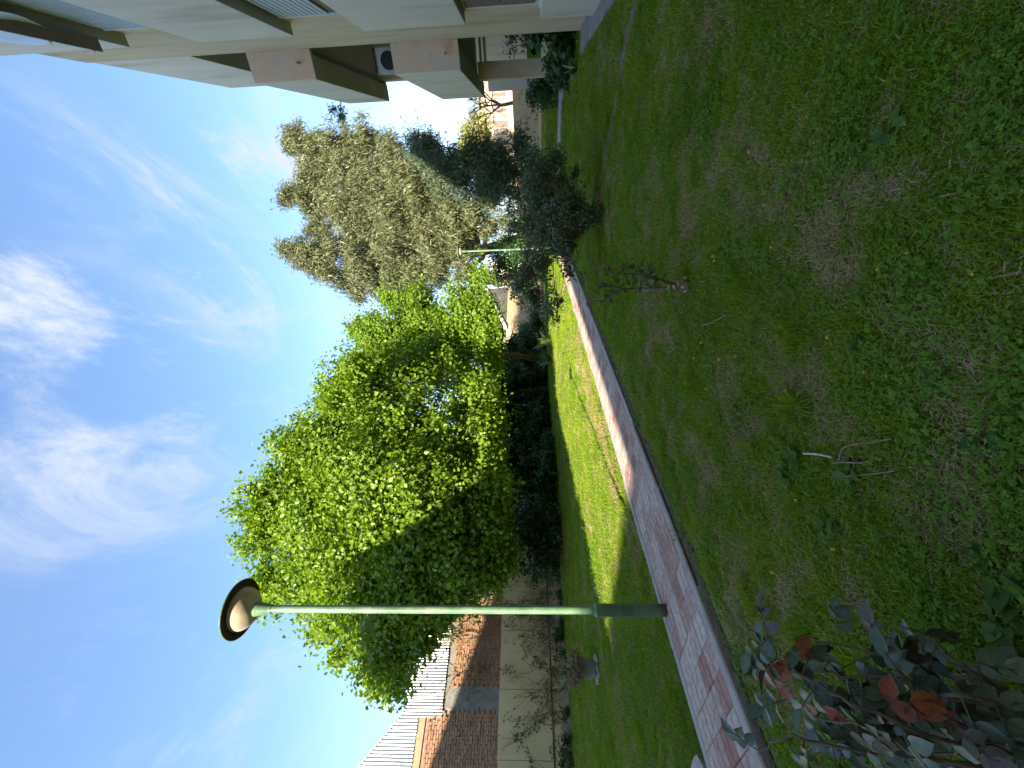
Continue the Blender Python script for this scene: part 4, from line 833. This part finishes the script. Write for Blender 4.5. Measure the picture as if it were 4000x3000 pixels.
v, f = lathe(gnd(2695, 1120)+np.array([0, 0, .0]), [(.0, .024), (.05, .02), (.09, .008), (.11, -.01)], 11); v = [np.array(p_)+rng.normal(size=3)*.006 for p_ in v]; part('soil_mound', v, f, M['soil'], SR)
# --- foreground rose at lower left
FR = thing('foreground_rose', (-.76, .82, 0), 'dark purple-green rose shrub with orange young leaves close to the camera', 'bush')
def rose_leaf_mesh(nm, m, r_):
    n = 7; V = []; Fc = []
    for i in range(n+1):
        u = i/n; w = .34*math.sin(math.pi*min(1, u*1.02)**.8)*(1 if u < .97 else .2); jag = .02*(i % 2)
        V += [(-w-jag*(0 < i < n), u, .10*w/.34-.12*u*u), (0, u, -.12*u*u-.01), (w+jag*(0 < i < n), u, .10*w/.34-.12*u*u)]
    for i in range(n):
        a_ = i*3; Fc += [(a_, a_+1, a_+4, a_+3), (a_+1, a_+2, a_+5, a_+4)]
    return mesh(nm, V, Fc, m, True, [r_]*len(V))
def fleaf(name, cols, veins=True, rough=.38):
    m, nt, N, L, b = nodes(name)
    oi = N.new('ShaderNodeObjectInfo'); r = ramp(N, cols); L.new(oi.outputs['Random'], r.inputs[0])
    tc = N.new('ShaderNodeTexCoord'); n1 = N.new('ShaderNodeTexNoise'); n1.inputs['Scale'].default_value = 3.5; n1.inputs['Detail'].default_value = 6; L.new(tc.outputs['Object'], n1.inputs[0])
    wv = N.new('ShaderNodeTexWave'); wv.inputs['Scale'].default_value = 2.2; wv.inputs['Distortion'].default_value = 1.5; wv.bands_direction = 'Y'; L.new(tc.outputs['Object'], wv.inputs[0])
    mr = N.new('ShaderNodeMapRange'); mr.inputs[1].default_value = .3; mr.inputs[2].default_value = .7; mr.inputs[3].default_value = .6; mr.inputs[4].default_value = 1.35; L.new(n1.outputs['Fac'], mr.inputs[0])
    mx = N.new('ShaderNodeMix'); mx.data_type = 'RGBA'; mx.blend_type = 'MULTIPLY'; mx.inputs[0].default_value = 1; L.new(r.outputs[0], mx.inputs[6]); L.new(mr.outputs[0], mx.inputs[7]); L.new(mx.outputs[2], b.inputs['Base Color'])
    bp = N.new('ShaderNodeBump'); bp.inputs['Strength'].default_value = .06; bp.inputs['Distance'].default_value = .01; L.new(wv.outputs['Fac'], bp.inputs['Height']); L.new(bp.outputs[0], b.inputs['Normal'])
    b.inputs['Roughness'].default_value = rough; b.inputs['Specular IOR Level'].default_value = .5; return m
FLM = [fleaf('dull green rose leaf', [(.045, .075, .03), (.075, .11, .045), (.06, .09, .045), (.13, .15, .075)]), fleaf('purple rose leaf', [(.07, .045, .03), (.11, .075, .045), (.12, .11, .06)]), fleaf('orange young rose leaf', [(.22, .045, .012), (.32, .08, .02), (.16, .05, .02)], rough=.45)]
FLme = [rose_leaf_mesh('leaf', m_, .5) for m_ in FLM]
stems = [[(4080, 2950), (3780, 2840), (3520, 2660), (3300, 2640), (3100, 2600), (2990, 2590)], [(4080, 2980), (3600, 2860), (3240, 2700), (3060, 2590), (2995, 2480)], [(4080, 2800), (3800, 2620), (3640, 2500), (3520, 2450)], [(4100, 2960), (3500, 2960), (3100, 2880), (2960, 2950)],
         [(4100, 2900), (3750, 2800), (3500, 2820), (3280, 2760), (3150, 2800)], [(4100, 2700), (3900, 2680), (3700, 2640), (3600, 2560)], [(4080, 2850), (3800, 2720), (3650, 2740), (3420, 2560), (3180, 2500)], [(4100, 3000), (3900, 2900), (3700, 2940), (3500, 2900), (3350, 2850)],
 [(4100, 2930), (3850, 2880), (3640, 2760), (3400, 2700), (3260, 2600)], [(4080, 2900), (3700, 2900), (3450, 2940), (3250, 2960)], [(4080, 2820), (3820, 2760), (3600, 2680), (3450, 2620)], [(4090, 2960), (3700, 2980), (3400, 2830), (3200, 2800), (3080, 2720)]]
FRl = np.array(FR.location)
def place_leaf(k, p_, tip, nor, size):
    tip = nrm(tip); nor = nrm(nor-np.dot(nor, tip)*tip); side = np.cross(tip, nor)
    o = ob('leaf', FLme[k], FR); mw = Matrix(((side[0], tip[0], nor[0], 0), (side[1], tip[1], nor[1], 0), (side[2], tip[2], nor[2], 0), (0, 0, 0, 1)))
    o.location = tuple(p_-FRl); o.rotation_euler = mw.to_euler(); o.scale = (size*random.uniform(.85, 1.1), size, size)
for si, c in enumerate(stems):
    Ys = random.uniform(.72, .92); pts = [at(a_, b_, Ys+.10*i-.1) for i, (a_, b_) in enumerate(c)]; pts[0] = np.array([-.76+rng.normal()*.03, .82+rng.normal()*.03, 0.0]) if pts[0][2] > .1 else pts[0]
    pp_ = curve_pts(pts, 6, .003); v, f = tube(pp_, np.linspace(.0042, .0018, len(pp_)), 6); part('cane', v, f, M['twig'], FR, True)
    for j in range(5, len(pp_), 2):
        if random.random() < .05: continue
        p_ = pp_[j]; ax = nrm(pp_[j]-pp_[j-1]); d_ = rng.normal(size=3); d_ -= ax*np.dot(d_, ax); d_ = nrm(d_+np.array([-.2, 0, -.15])); pet = random.uniform(.05, .085)
        v, f = tube([p_, p_+d_*pet*.5+np.array([0, 0, .005]), p_+d_*pet], [.0016, .0013, .001], 4, False); part('leaf_stalk', v, f, FLM[1], FR)
        kcol = 0 if random.random() < .84 else 1
        upn = nrm(np.array([rng.normal()*.35, -.25+rng.normal()*.35, 1.0]))
        sd = nrm(np.cross(d_, upn))
        place_leaf(kcol, p_+d_*pet, d_*1+np.array([0, 0, -.35]), upn, random.uniform(.038, .06))
        for fr_ in (.5, .92):
            for sg in (-1, 1): place_leaf(kcol, p_+d_*pet*fr_, d_*.6+sg*sd+np.array([0, 0, -.35]), upn+rng.normal(size=3)*.2, random.uniform(.028, .048))
for q_, Yq, n_ in (((3010, 2620), .98, 3), ((3060, 2660), .98, 3), ((3480, 2740), .8, 3), ((3560, 2750), .78, 5), ((3130, 2560), .95, 2), ((3200, 2760), .9, 2)):
    for k in range(n_):
        p_ = at(q_[0]+rng.normal()*14, q_[1]+rng.normal()*14, Yq); place_leaf(2, p_, np.array([rng.normal()*.6-.2, rng.normal()*.4, rng.normal()*.4-.5]), np.array([rng.normal()*.4, -.6, .7]), random.uniform(.035, .055))

# --- strap plant, vines, bushes by building
def strap(name, base, label, n, ln, wd_, m, spread=.8, cat='plant'):
    o = thing(name, base, label, cat); V = []; Fc = []; base = np.array(base, float)
    for i in range(n):
        a_ = random.uniform(0, 6.28); d_ = np.array([math.cos(a_), math.sin(a_), 0]); sd = np.array([-d_[1], d_[0], 0]); l = ln*random.uniform(.6, 1.1); sp = spread*random.uniform(.4, 1)
        V = []; Fc = []; b_ = base+d_*.03
        for k in range(7):
            u = k/6; c_ = b_+d_*l*sp*u+np.array([0, 0, l*(1.15*u-1.05*u*u*sp*1.1)]); w = wd_*(1-u**2.2)+.002
            V += [c_-sd*w, c_+sd*w+np.array([0, 0, 0])]
            if k: q0 = (k-1)*2; Fc.append((q0, q0+1, q0+3, q0+2))
        V = np.array(V); V[:, 2] = np.maximum(V[:, 2], .01); part('leaf', V, Fc, m, o, attr=[random.random()]*len(V))
    return o
strap('strap_plant', gnd(2153, 1330), 'upper clump of arching strap leaves at the hedge end', 46, 1.3, .045, STL)
strap('strap_plant', gnd(2158, 1400), 'lower clump of arching strap leaves beside the dark hedge', 40, 1.2, .045, STL)
strap('pot_plant', pb+np.array([0, 0, .42]), 'thin strap leaves sprouting from the concrete pot', 16, .42, .017, STL)
o = thing('pot_moss', pb+np.array([0, 0, .42]), 'tangle of dry moss heaped on the concrete pot', 'dry plant')
out = []
for i in range(330):
    a_ = random.uniform(0, 6.28); r_ = random.uniform(.03, .30); p_ = pb+np.array([math.cos(a_)*r_, math.sin(a_)*r_, .44+random.uniform(0, .06)]); out.append(tube([p_, p_+rng.normal(size=3)*.06, p_+rng.normal(size=3)*.08+np.array([0, 0, -.02])], .006, 3, False))
v, f = join(out); part('tangle', v, f, M['straw_twig'], o, kind='stuff')
# vines over the left wall
def vine(name, label, starts, n, t_range, z_range, leaves, mat_, lm):
    o = thing(name, W(np.mean(t_range), -.1, 0), label, 'vine'); out = []; lp = []
    for i in range(n):
        t = random.uniform(*t_range); z = random.uniform(0, .4) if random.random() < .4 else random.uniform(*z_range); d_ = random.uniform(-.6, .6)+1.57; pts = []; off = -.05
        for k in range(random.randint(6, 16)):
            offw = -.06 if z < 2.66 else OB-.08
            pts.append(W(t, offw-random.uniform(0, .12), z)); t += math.cos(d_)*.17; z += math.sin(d_)*.17; d_ += random.gauss(0, .33); z = max(.05, z)
            if z > z_range[1]: break
        if len(pts) < 3: continue
        out.append(tube(pts, np.linspace(.015, .005, len(pts)), 4, False)); lp += pts[1:]
    v, f = join(out); part('stems', v, f, mat_, o, kind='stuff')
    lp = np.array(lp)[rng.integers(0, len(lp), leaves)]; lp = lp+rng.normal(size=lp.shape)*.09; lp[:, 2] = np.maximum(lp[:, 2], .05)
    keep = fbm(lp@WD, lp[:, 2], 1.6, 3) > .47; lp = lp[keep]; n_ = len(lp)
    V, Fa, r = leafset(lp, np.tile(-WN, (n_, 1))+rng.normal(size=(n_, 3))*.5, rng.normal(size=(n_, 3))*.6+np.array([0, 0, -.6]), .08*(.5+rng.random(n_)), *OVAL); part('foliage', V, Fa, lm, o, attr=r, kind='stuff')
VL = leafm('vine leaf', [(.08, .10, .02), (.14, .17, .035), (.22, .23, .07)], .25, .45, .3)
vine('climbing_vine', 'half bare climbing vine on the cream wall', None, 40, (-1.5, 6.8), (.3, 2.6), 3000, M['straw_twig'], VL)
vine('bare_vine', 'tangle of bare tan vine stems over the brick and metal', None, 200, (1.5, 7.5), (2.6, 5.6), 2400, M['straw_twig'], VL)
WB = thing('wall_foot_weeds', W(2, -.5, 0), 'dark weeds and fallen vines along the foot of the cream wall', 'weeds')
foliage(WB, [(W(t, -.38+random.uniform(-.1, .1), .18), (.4, .25, .25+.15*random.random())) for t in np.arange(-3, 9, .42)], 7500, OVAL, .09, IV, shell=.3, twig=6, spread=.08, zmin=.0)
# plants by the building
for nm, base, lab, ls, n, sz, mm, tm in [
    ('broadleaf_shrub', F(.45, -.35, 0), 'glossy broad-leaved shrub at the building corner by the doorway', [(F(.5, -.3, .35), (.35, .35, .35)), (F(1.0, .0, .3), (.4, .4, .28)), (F(1.2, -.6, .6), (.5, .5, .5)), (F(1.9, .1, .25), (.35, .35, .25))], 1500, .15, GR, BROAD),
    ('broadleaf_shrub', F(2.9, .1, 0), 'glossy green shrub at the foot of the building column', [(F(2.6, .15, .22), (.45, .4, .25)), (F(3.3, .1, .3), (.45, .4, .3)), (F(2.2, .35, .15), (.3, .3, .18))], 1300, .12, GR, OVAL),
    ('dark_shrub', F(6.2, .1, 0), 'dense dark shrub left of the building column', [(F(6.2, .25, .45), (.7, .6, .45)), (F(5.6, .0, .35), (.5, .5, .35)), (F(6.8, .3, .8), (.4, .4, .35))], 4200, .09, IV, OVAL),
    ('tall_shrub', F(3.4, -1.9, 0), 'tall shrub in the shade behind the column under the balcony', [(F(3.2, -1.7, 1.2), (.6, .5, .6)), (F(4.4, -1.3, 1.4), (.6, .5, .5)), (F(4.8, -1.9, 1.7), (.8, .6, .4)), (F(3.5, -1.4, .6), (.7, .6, .5)), (F(6.5, -1.6, 1.3), (.8, .7, .7))], 6500, .09, GR, OVAL)]:
    o = thing(nm, base, lab, 'shrub'); foliage(o, ls, n, tm, sz, mm, shell=.3, twig=5, spread=.09, zmin=.02, up=.7)
    v, f = tube([base, np.array(base)+np.array([0, 0, .3])], .025, 6); part('stem', v, f, M['bark'], o)
strap('agave', F(.45, .45, 0), 'spiky pale agave at the foot of the building corner', 22, .42, .028, STL, .75)
strap('spiky_plant', F(3.35, .35, 0), 'thin spiky plant with dry orange base at the end of the side path', 14, .5, .014, STL, .9)
# dry brush at left of end wall
for base, lab, ls, n, mm in [(RW(8.5, -.6, 0), 'dry brown brush against the end wall', [(RW(7.2, -.6, .8), (1.0, .4, .7)), (RW(8.5, -.5, .5), (.8, .4, .4))], 1600, DRY)]:
    base = np.array(base); o = thing('dry_brush', base, lab, 'shrub'); foliage(o, ls, n, OVAL, .12, mm, shell=.2, twig=6, spread=.25, zmin=.02)
    out = []
    for k in range(8): grow(base+np.array([rng.normal()*.6, rng.normal()*.1, 0]), nrm([rng.normal()*.4, rng.normal()*.3, 1]), .55, .018, 3, out)
    v, f = join(out); part('twigs', v, f, M['twig'], o, kind='stuff')

# ================================================================== lawn cover
def gmat(name, cols, trans, tc_, rough=.5, wcols=None):
    """colour from world position noise and instance random"""
    m, nt, N, L, b = nodes(name)
    g = N.new('ShaderNodeNewGeometry'); n1 = N.new('ShaderNodeTexNoise'); n1.inputs['Scale'].default_value = 1.3; n1.inputs['Detail'].default_value = 6; L.new(g.outputs['Position'], n1.inputs[0])
    oi = N.new('ShaderNodeObjectInfo'); a_ = N.new('ShaderNodeAttribute'); a_.attribute_name = 'rnd'
    m1 = N.new('ShaderNodeMath'); m1.operation = 'MULTIPLY_ADD'; L.new(oi.outputs['Random'], m1.inputs[0]); m1.inputs[1].default_value = .25
    m2 = N.new('ShaderNodeMath'); m2.operation = 'MULTIPLY_ADD'; L.new(a_.outputs['Fac'], m2.inputs[0]); m2.inputs[1].default_value = .45
    m3 = N.new('ShaderNodeMapRange'); L.new(n1.outputs['Fac'], m3.inputs[0]); m3.inputs[1].default_value = .3; m3.inputs[2].default_value = .7; m3.inputs[4].default_value = .35
    L.new(m3.outputs[0], m2.inputs[2]); L.new(m2.outputs[0], m1.inputs[2])
    r = ramp(N, cols); L.new(m1.outputs[0], r.inputs[0]); L.new(r.outputs[0], b.inputs['Base Color']); b.inputs['Roughness'].default_value = .75; b.inputs['Specular IOR Level'].default_value = .1
    tr = N.new('ShaderNodeBsdfTranslucent'); tm = N.new('ShaderNodeMix'); tm.data_type = 'RGBA'; tm.blend_type = 'MULTIPLY'; tm.inputs[0].default_value = 1; L.new(r.outputs[0], tm.inputs[6]); tm.inputs[7].default_value = (*tc_, 1); L.new(tm.outputs[2], tr.inputs[0])
    ms = N.new('ShaderNodeMixShader'); ms.inputs[0].default_value = trans; L.new(b.outputs[0], ms.inputs[1]); L.new(tr.outputs[0], ms.inputs[2]); L.new(ms.outputs[0], N['Material Output'].inputs[0])
    return m
GA = gmat('grass blade', [(.075, .16, .005), (.145, .26, .010), (.24, .34, .018), (.40, .39, .06)], .35, (1.4, 1.3, .5))
GC = gmat('clover', [(.06, .14, .012), (.11, .215, .022), (.18, .29, .036), (.23, .29, .06)], .25, (1.3, 1.2, .6))
GD = gmat('dry thatch', [(.20, .17, .05), (.34, .26, .11), (.45, .34, .17), (.52, .41, .24)], .2, (1.1, 1, .7), .8)
tufts = bpy.data.collections.new('grass tufts')
def blade_tuft(name, n, rad, h0, h1, w0, m, flat=0., bend=.6):
    V = []; Fc = []; A = []
    for i in range(n):
        r_ = rad*math.sqrt(random.random()); a_ = random.uniform(0, 6.28); b_ = np.array([r_*math.cos(a_), r_*math.sin(a_), -.008]); a2 = random.uniform(0, 6.28); d_ = np.array([math.cos(a2), math.sin(a2), 0]); sd = np.array([-d_[1], d_[0], 0])
        h = random.uniform(h0, h1); ln = flat+random.random()*bend; w = w0*random.uniform(.6, 1.2); k = len(V); u1 = np.array([0, 0, h*.55*(1-flat*.6)])+d_*h*ln*.35; u2 = np.array([0, 0, h*(1-ln*.55)*(1-flat*.55)])+d_*h*ln*1.05
        V += [b_-sd*w, b_+sd*w, b_+u1-sd*w*.9, b_+u1+sd*w*.9, b_+u2]; Fc += [(k, k+1, k+3, k+2), (k+2, k+3, k+4)]; A += [random.random()]*5
    o = bpy.data.objects.new(name, mesh(name, V, Fc, m, False, A)); tufts.objects.link(o)
def clover_tuft(name, n, rad, h0, h1, lr, m, single=False):
    V = []; Fc = []; A = []
    for i in range(n):
        r_ = rad*math.sqrt(random.random()); a_ = random.uniform(0, 6.28); c_ = np.array([r_*math.cos(a_), r_*math.sin(a_), random.uniform(h0, h1)]); tl = rng.normal(size=3)*.35+np.array([0, 0, 1]); tl = nrm(tl); e1 = nrm(np.cross(tl, [1, .3, .1])); e2 = np.cross(tl, e1); R_ = lr*random.uniform(.7, 1.25); rr = random.random(); a0 = random.uniform(0, 6.28)
        for q_ in range(1 if single else 3):
            an = a0+q_*2.09; d_ = e1*math.cos(an)+e2*math.sin(an); s_ = -e1*math.sin(an)+e2*math.cos(an); k = len(V)
            V += [c_, c_+d_*R_*.6-s_*R_*.5+tl*R_*.12, c_+d_*R_*1.1-s_*R_*.22, c_+d_*R_*1.1+s_*R_*.22, c_+d_*R_*.6+s_*R_*.5+tl*R_*.12]; Fc += [(k, k+1, k+2, k+3, k+4)]; A += [rr]*5
    o = bpy.data.objects.new(name, mesh(name, V, Fc, m, False, A)); tufts.objects.link(o)
for i in range(4): blade_tuft('a_grass_%d' % i, 44, .055, .018, .048, .0016, GA, .15, .8)      # 0-3
for i in range(2): blade_tuft('b_longgrass_%d' % i, 40, .05, .04, .085, .0016, GA, .0, .8)     # 4-5
for i in range(3): clover_tuft('c_clover_%d' % i, 20, .06, .008, .034, .0065, GC)              # 6-8
for i in range(3): blade_tuft('d_dry_%d' % i, 34, .06, .02, .05, .0018, GD, .5, .6)            # 9-11
for i in range(2): clover_tuft('e_broad_%d' % i, 9, .06, .008, .03, .014, GC, True)            # 12-13
NP = 330000
Yr = np.exp(rng.uniform(math.log(.42), math.log(27), NP)); Xr = (rng.random(NP)*2-1)*(Yr*1.06+.35)
# acceptance for density rho(Y) relative to sampled density
want = 2100/(1+(Yr/1.9)**2); have = NP/math.log(27/.42)/(Yr*2*(Yr*1.06+.35))
acc = rng.random(NP) < want/have
Xr, Yr = Xr[acc], Yr[acc]
ok = ~in_path(Xr, Yr, -.04) & ~in_build(Xr, Yr) & ~in_strip(Xr, Yr) & left_of_wall(Xr, Yr) & (((Xr-RC[0])*RN[0]+(Yr-RC[1])*RN[1]) < 50)
pwd = (Xr-PO[0])*PN[0]+(Yr-PO[1])*PN[1]
ok &= ~((pwd < -.96) & (pwd > -1.10) & (rng.random(len(Xr)) < .95))
ok &= ~((dirt_dist(Xr, Yr) < .05+.10*fbm(Xr, Yr, 3.)) & (rng.random(len(Xr)) < .62))
Xr, Yr = Xr[ok], Yr[ok]; n = len(Xr)
dry = .5+.65*(fbm(Xr, Yr, 1.7, 2)-.5)+.75*(fbm(Xr, Yr, 5., 5)-.5)+.04*np.clip((3.2-np.hypot(Xr-.2, Yr-1.8))/2, 0, 1)
pw2 = (Xr-PO[0])*PN[0]+(Yr-PO[1])*PN[1]; ps2 = (Xr-PO[0])*PD[0]+(Yr-PO[1])*PD[1]
dry = dry+.42*np.exp(-((pw2-.42)/.32)**2)*np.exp(-((ps2-3.0)/1.9)**2)+.12*np.exp(-((pw2-.9)/.8)**2)*np.exp(-((ps2-3.5)/3)**2)
clo = .5+.6*(fbm(Xr, Yr, 1.3, 31)-.5)+.7*(fbm(Xr, Yr, 4.2, 41)-.5); lng = fbm(Xr, Yr, 2.4, 61); u = rng.random(n)
idx = rng.integers(0, 4, n)
idx = np.where((lng > .66) & (u < .5), rng.integers(4, 6, n), idx)
idx = np.where((u < np.clip((clo-.44)*2.4, .10, .5)), rng.integers(6, 9, n), idx)
idx = np.where((rng.random(n) < np.clip((clo-.5)*.5, .0, .12)) & (Yr < 3.5), rng.integers(12, 14, n), idx)
idx = np.where(rng.random(n) < np.clip((dry-.53)*4.2, .17, .80), rng.integers(9, 12, n), idx)
zg = ground_z(Xr, Yr)
scl = (.85+.5*rng.random(n))*np.clip(.82+Yr*.10, .85, 2.3)
rot = np.stack([rng.normal(size=n)*.12, rng.normal(size=n)*.12, rng.random(n)*6.28], -1)
gme = bpy.data.meshes.new('lawn_grass'); gme.vertices.add(n); gme.vertices.foreach_set('co', np.stack([Xr, Yr, zg], -1).astype(np.float32).ravel())
a_ = gme.attributes.new('idx', 'INT', 'POINT'); a_.data.foreach_set('value', idx.astype(np.int32))
a_ = gme.attributes.new('scl', 'FLOAT', 'POINT'); a_.data.foreach_set('value', scl.astype(np.float32))
a_ = gme.attributes.new('rot', 'FLOAT_VECTOR', 'POINT'); a_.data.foreach_set('vector', rot.astype(np.float32).ravel())
go = ob('lawn_grass', gme); tag(go, 'mown grass, clover and dry thatch covering the lawn', 'grass', kind='stuff')
ng = bpy.data.node_groups.new('scatter', 'GeometryNodeTree'); ng.interface.new_socket('Geometry', in_out='INPUT', socket_type='NodeSocketGeometry'); ng.interface.new_socket('Geometry', in_out='OUTPUT', socket_type='NodeSocketGeometry')
gi = ng.nodes.new('NodeGroupInput'); gout = ng.nodes.new('NodeGroupOutput'); ip = ng.nodes.new('GeometryNodeInstanceOnPoints'); ci = ng.nodes.new('GeometryNodeCollectionInfo')
ci.inputs['Collection'].default_value = tufts; ci.inputs['Separate Children'].default_value = True; ci.inputs['Reset Children'].default_value = True
def named(nm, t):
    a_ = ng.nodes.new('GeometryNodeInputNamedAttribute'); a_.data_type = t; a_.inputs['Name'].default_value = nm; return a_.outputs['Attribute']
mp_ = ng.nodes.new('GeometryNodeMeshToPoints'); ng.links.new(gi.outputs[0], mp_.inputs['Mesh'])
ng.links.new(mp_.outputs[0], ip.inputs['Points']); ng.links.new(ci.outputs[0], ip.inputs['Instance']); ip.inputs['Pick Instance'].default_value = True
ng.links.new(named('idx', 'INT'), ip.inputs['Instance Index']); ng.links.new(named('scl', 'FLOAT'), ip.inputs['Scale']); ng.links.new(named('rot', 'FLOAT_VECTOR'), ip.inputs['Rotation'])
ng.links.new(ip.outputs[0], gout.inputs[0]); md = go.modifiers.new('scatter', 'NODES'); md.node_group = ng

# dandelions
DPX = [(2738, 1338), (2712, 1400), (2806, 1405), (2870, 1390), (3378, 1452), (3484, 1538), (3066, 1525), (3110, 1955), (3254, 2148), (3015, 2236), (2925, 590), (2637, 607), (2785, 1000), (2790, 1015), (3547, 982), (3800, 1065), (3430, 1050), (2585, 740), (2625, 938), (3010, 964), (2820, 2240), (3232, 1318), (2755, 1520), (2675, 1490), (2355, 2150), (2370, 2480), (2510, 2535), (2927, 2655)]
for i, q_ in enumerate(DPX):
    g_ = gnd(*q_, .035); o = thing('dandelion', (g_[0], g_[1], 0), 'small yellow dandelion flower in the lawn', 'flower', 'yellow dandelions scattered over the lawn')
    bloom(g_, .011 if g_[1] > 1.9 else .009, M['dand'], o, 'flower_head', 12); v, f = tube([(g_[0], g_[1], 0), g_], .0012, 4); part('stalk', v, f, GA, o)
# sticks and straws
M['pale_stick'] = surf('peeled pale stick', [(.50, .42, .34), (.60, .52, .43)], 20, .7, .1, 60)
for pts, r_, m_, lab in [([(3138, 1772), (3190, 1774), (3250, 1786)], .0045, 'pale_stick', 'short pale peeled stick lying in the middle of the near lawn'),
                         ([(3276, 1800), (3290, 1755), (3330, 1738), (3400, 1728), (3480, 1714)], .0028, 'straw_twig', 'curved tan dry stalk beside the pale stick'),
                         ([(3248, 1810), (3290, 1806), (3360, 1808), (3400, 1802)], .0025, 'straw_twig', 'straight dry straw just below the curved stalk'),
                         ([(3300, 1862), (3420, 1850), (3500, 1838)], .0022, 'straw_twig', 'faint thin straw right of the dry weeds'),
                         ([(2605, 1385), (2650, 1350)], .004, 'straw_twig', 'thin dry straw lying left of the dandelions'), ([(2745, 1272), (2790, 1255), (2835, 1230)], .004, 'straw_twig', 'bent dry straw below the small rose')]:
    p_ = curve_pts([gnd(a_, b_, .035) for a_, b_ in pts], 5); v, f = tube(p_, r_, 6)
    o = ob('dry_stalk', mesh('dry_stalk', v, f, M[m_], True)); tag(o, lab, 'stick')
# broad weeds
WM = leafm('weed leaf', [(.05, .11, .02), (.085, .16, .03), (.13, .21, .05)], .25, .6, .12)
for q_, sz, lab in [((3120, 1790), .05, 'broad-leaved weed rosette beside the pale stick'), ((3090, 1860), .055, 'smooth oval-leaved weed left of the pale stick'), ((3350, 1850), .05, 'grey-green jagged weed right of the dry stalks'), ((3260, 2060), .045, 'broad weed in the lawn halfway to the foreground rose'), ((3930, 2250), .075, 'large round-leaved weed at the near edge of the lawn'), ((3880, 1700), .05, 'ivy-like weed at the near edge of the lawn'), ((3700, 1480), .05, 'trailing green weed at the near right lawn'), ((3380, 1350), .04, 'small leafy weed by the near dandelions'), ((3950, 2420), .07, 'round-leaved weed beside the foreground rose'), ((3520, 500), .05, 'pale lobed weed at the right of the near lawn')]:
    g_ = gnd(*q_); o = thing('broadleaf_weed', g_, lab, 'weed')
    for k in range(11):
        a_ = random.uniform(0, 6.28); d_ = np.array([[math.cos(a_), math.sin(a_), .15]]); V, Fa, r = leafset(g_[None]+np.array([[0, 0, random.uniform(.015, .035)]])+d_*.012, np.array([[rng.normal()*.25, rng.normal()*.25, 1.]]), d_, np.array([sz*random.uniform(.6, 1.1)]), *BROAD); part('leaf', V, Fa, WM, o, attr=r)
# tall grass clump
g_ = gnd(3120, 1590); o = strap('grass_clump', g_, 'bright green taller grass clump in the near lawn', 60, .10, .0018, GA, .9)
# pennywort leaves by the kerb
PW = thing('pennywort', gnd(2815, 2640), 'round pennywort leaves creeping along the right path edge', 'plant')
for q_ in [(2655, 2092), (2670, 2145), (2690, 2165), (2705, 2190), (2722, 2215), (2735, 2240), (2742, 2300), (2752, 2320), (2760, 2330), (2838, 2550), (2850, 2545), (2860, 2558), (2862, 2572), (2873, 2600), (2876, 2608), (2880, 2645), (2892, 2690), (2905, 2705), (2912, 2715)]:
    c_ = gnd(q_[0], q_[1], .03); V, Fa = lathe(c_, [(.0, 0), (.02, .004)], 9); V = [np.array(v_)+np.array([0, -.0, .012*((v_[0]-c_[0])/.02)*random.uniform(.3, 1)]) for v_ in V]; part('leaf', V, Fa, WM, PW, attr=[random.random()]*len(V))
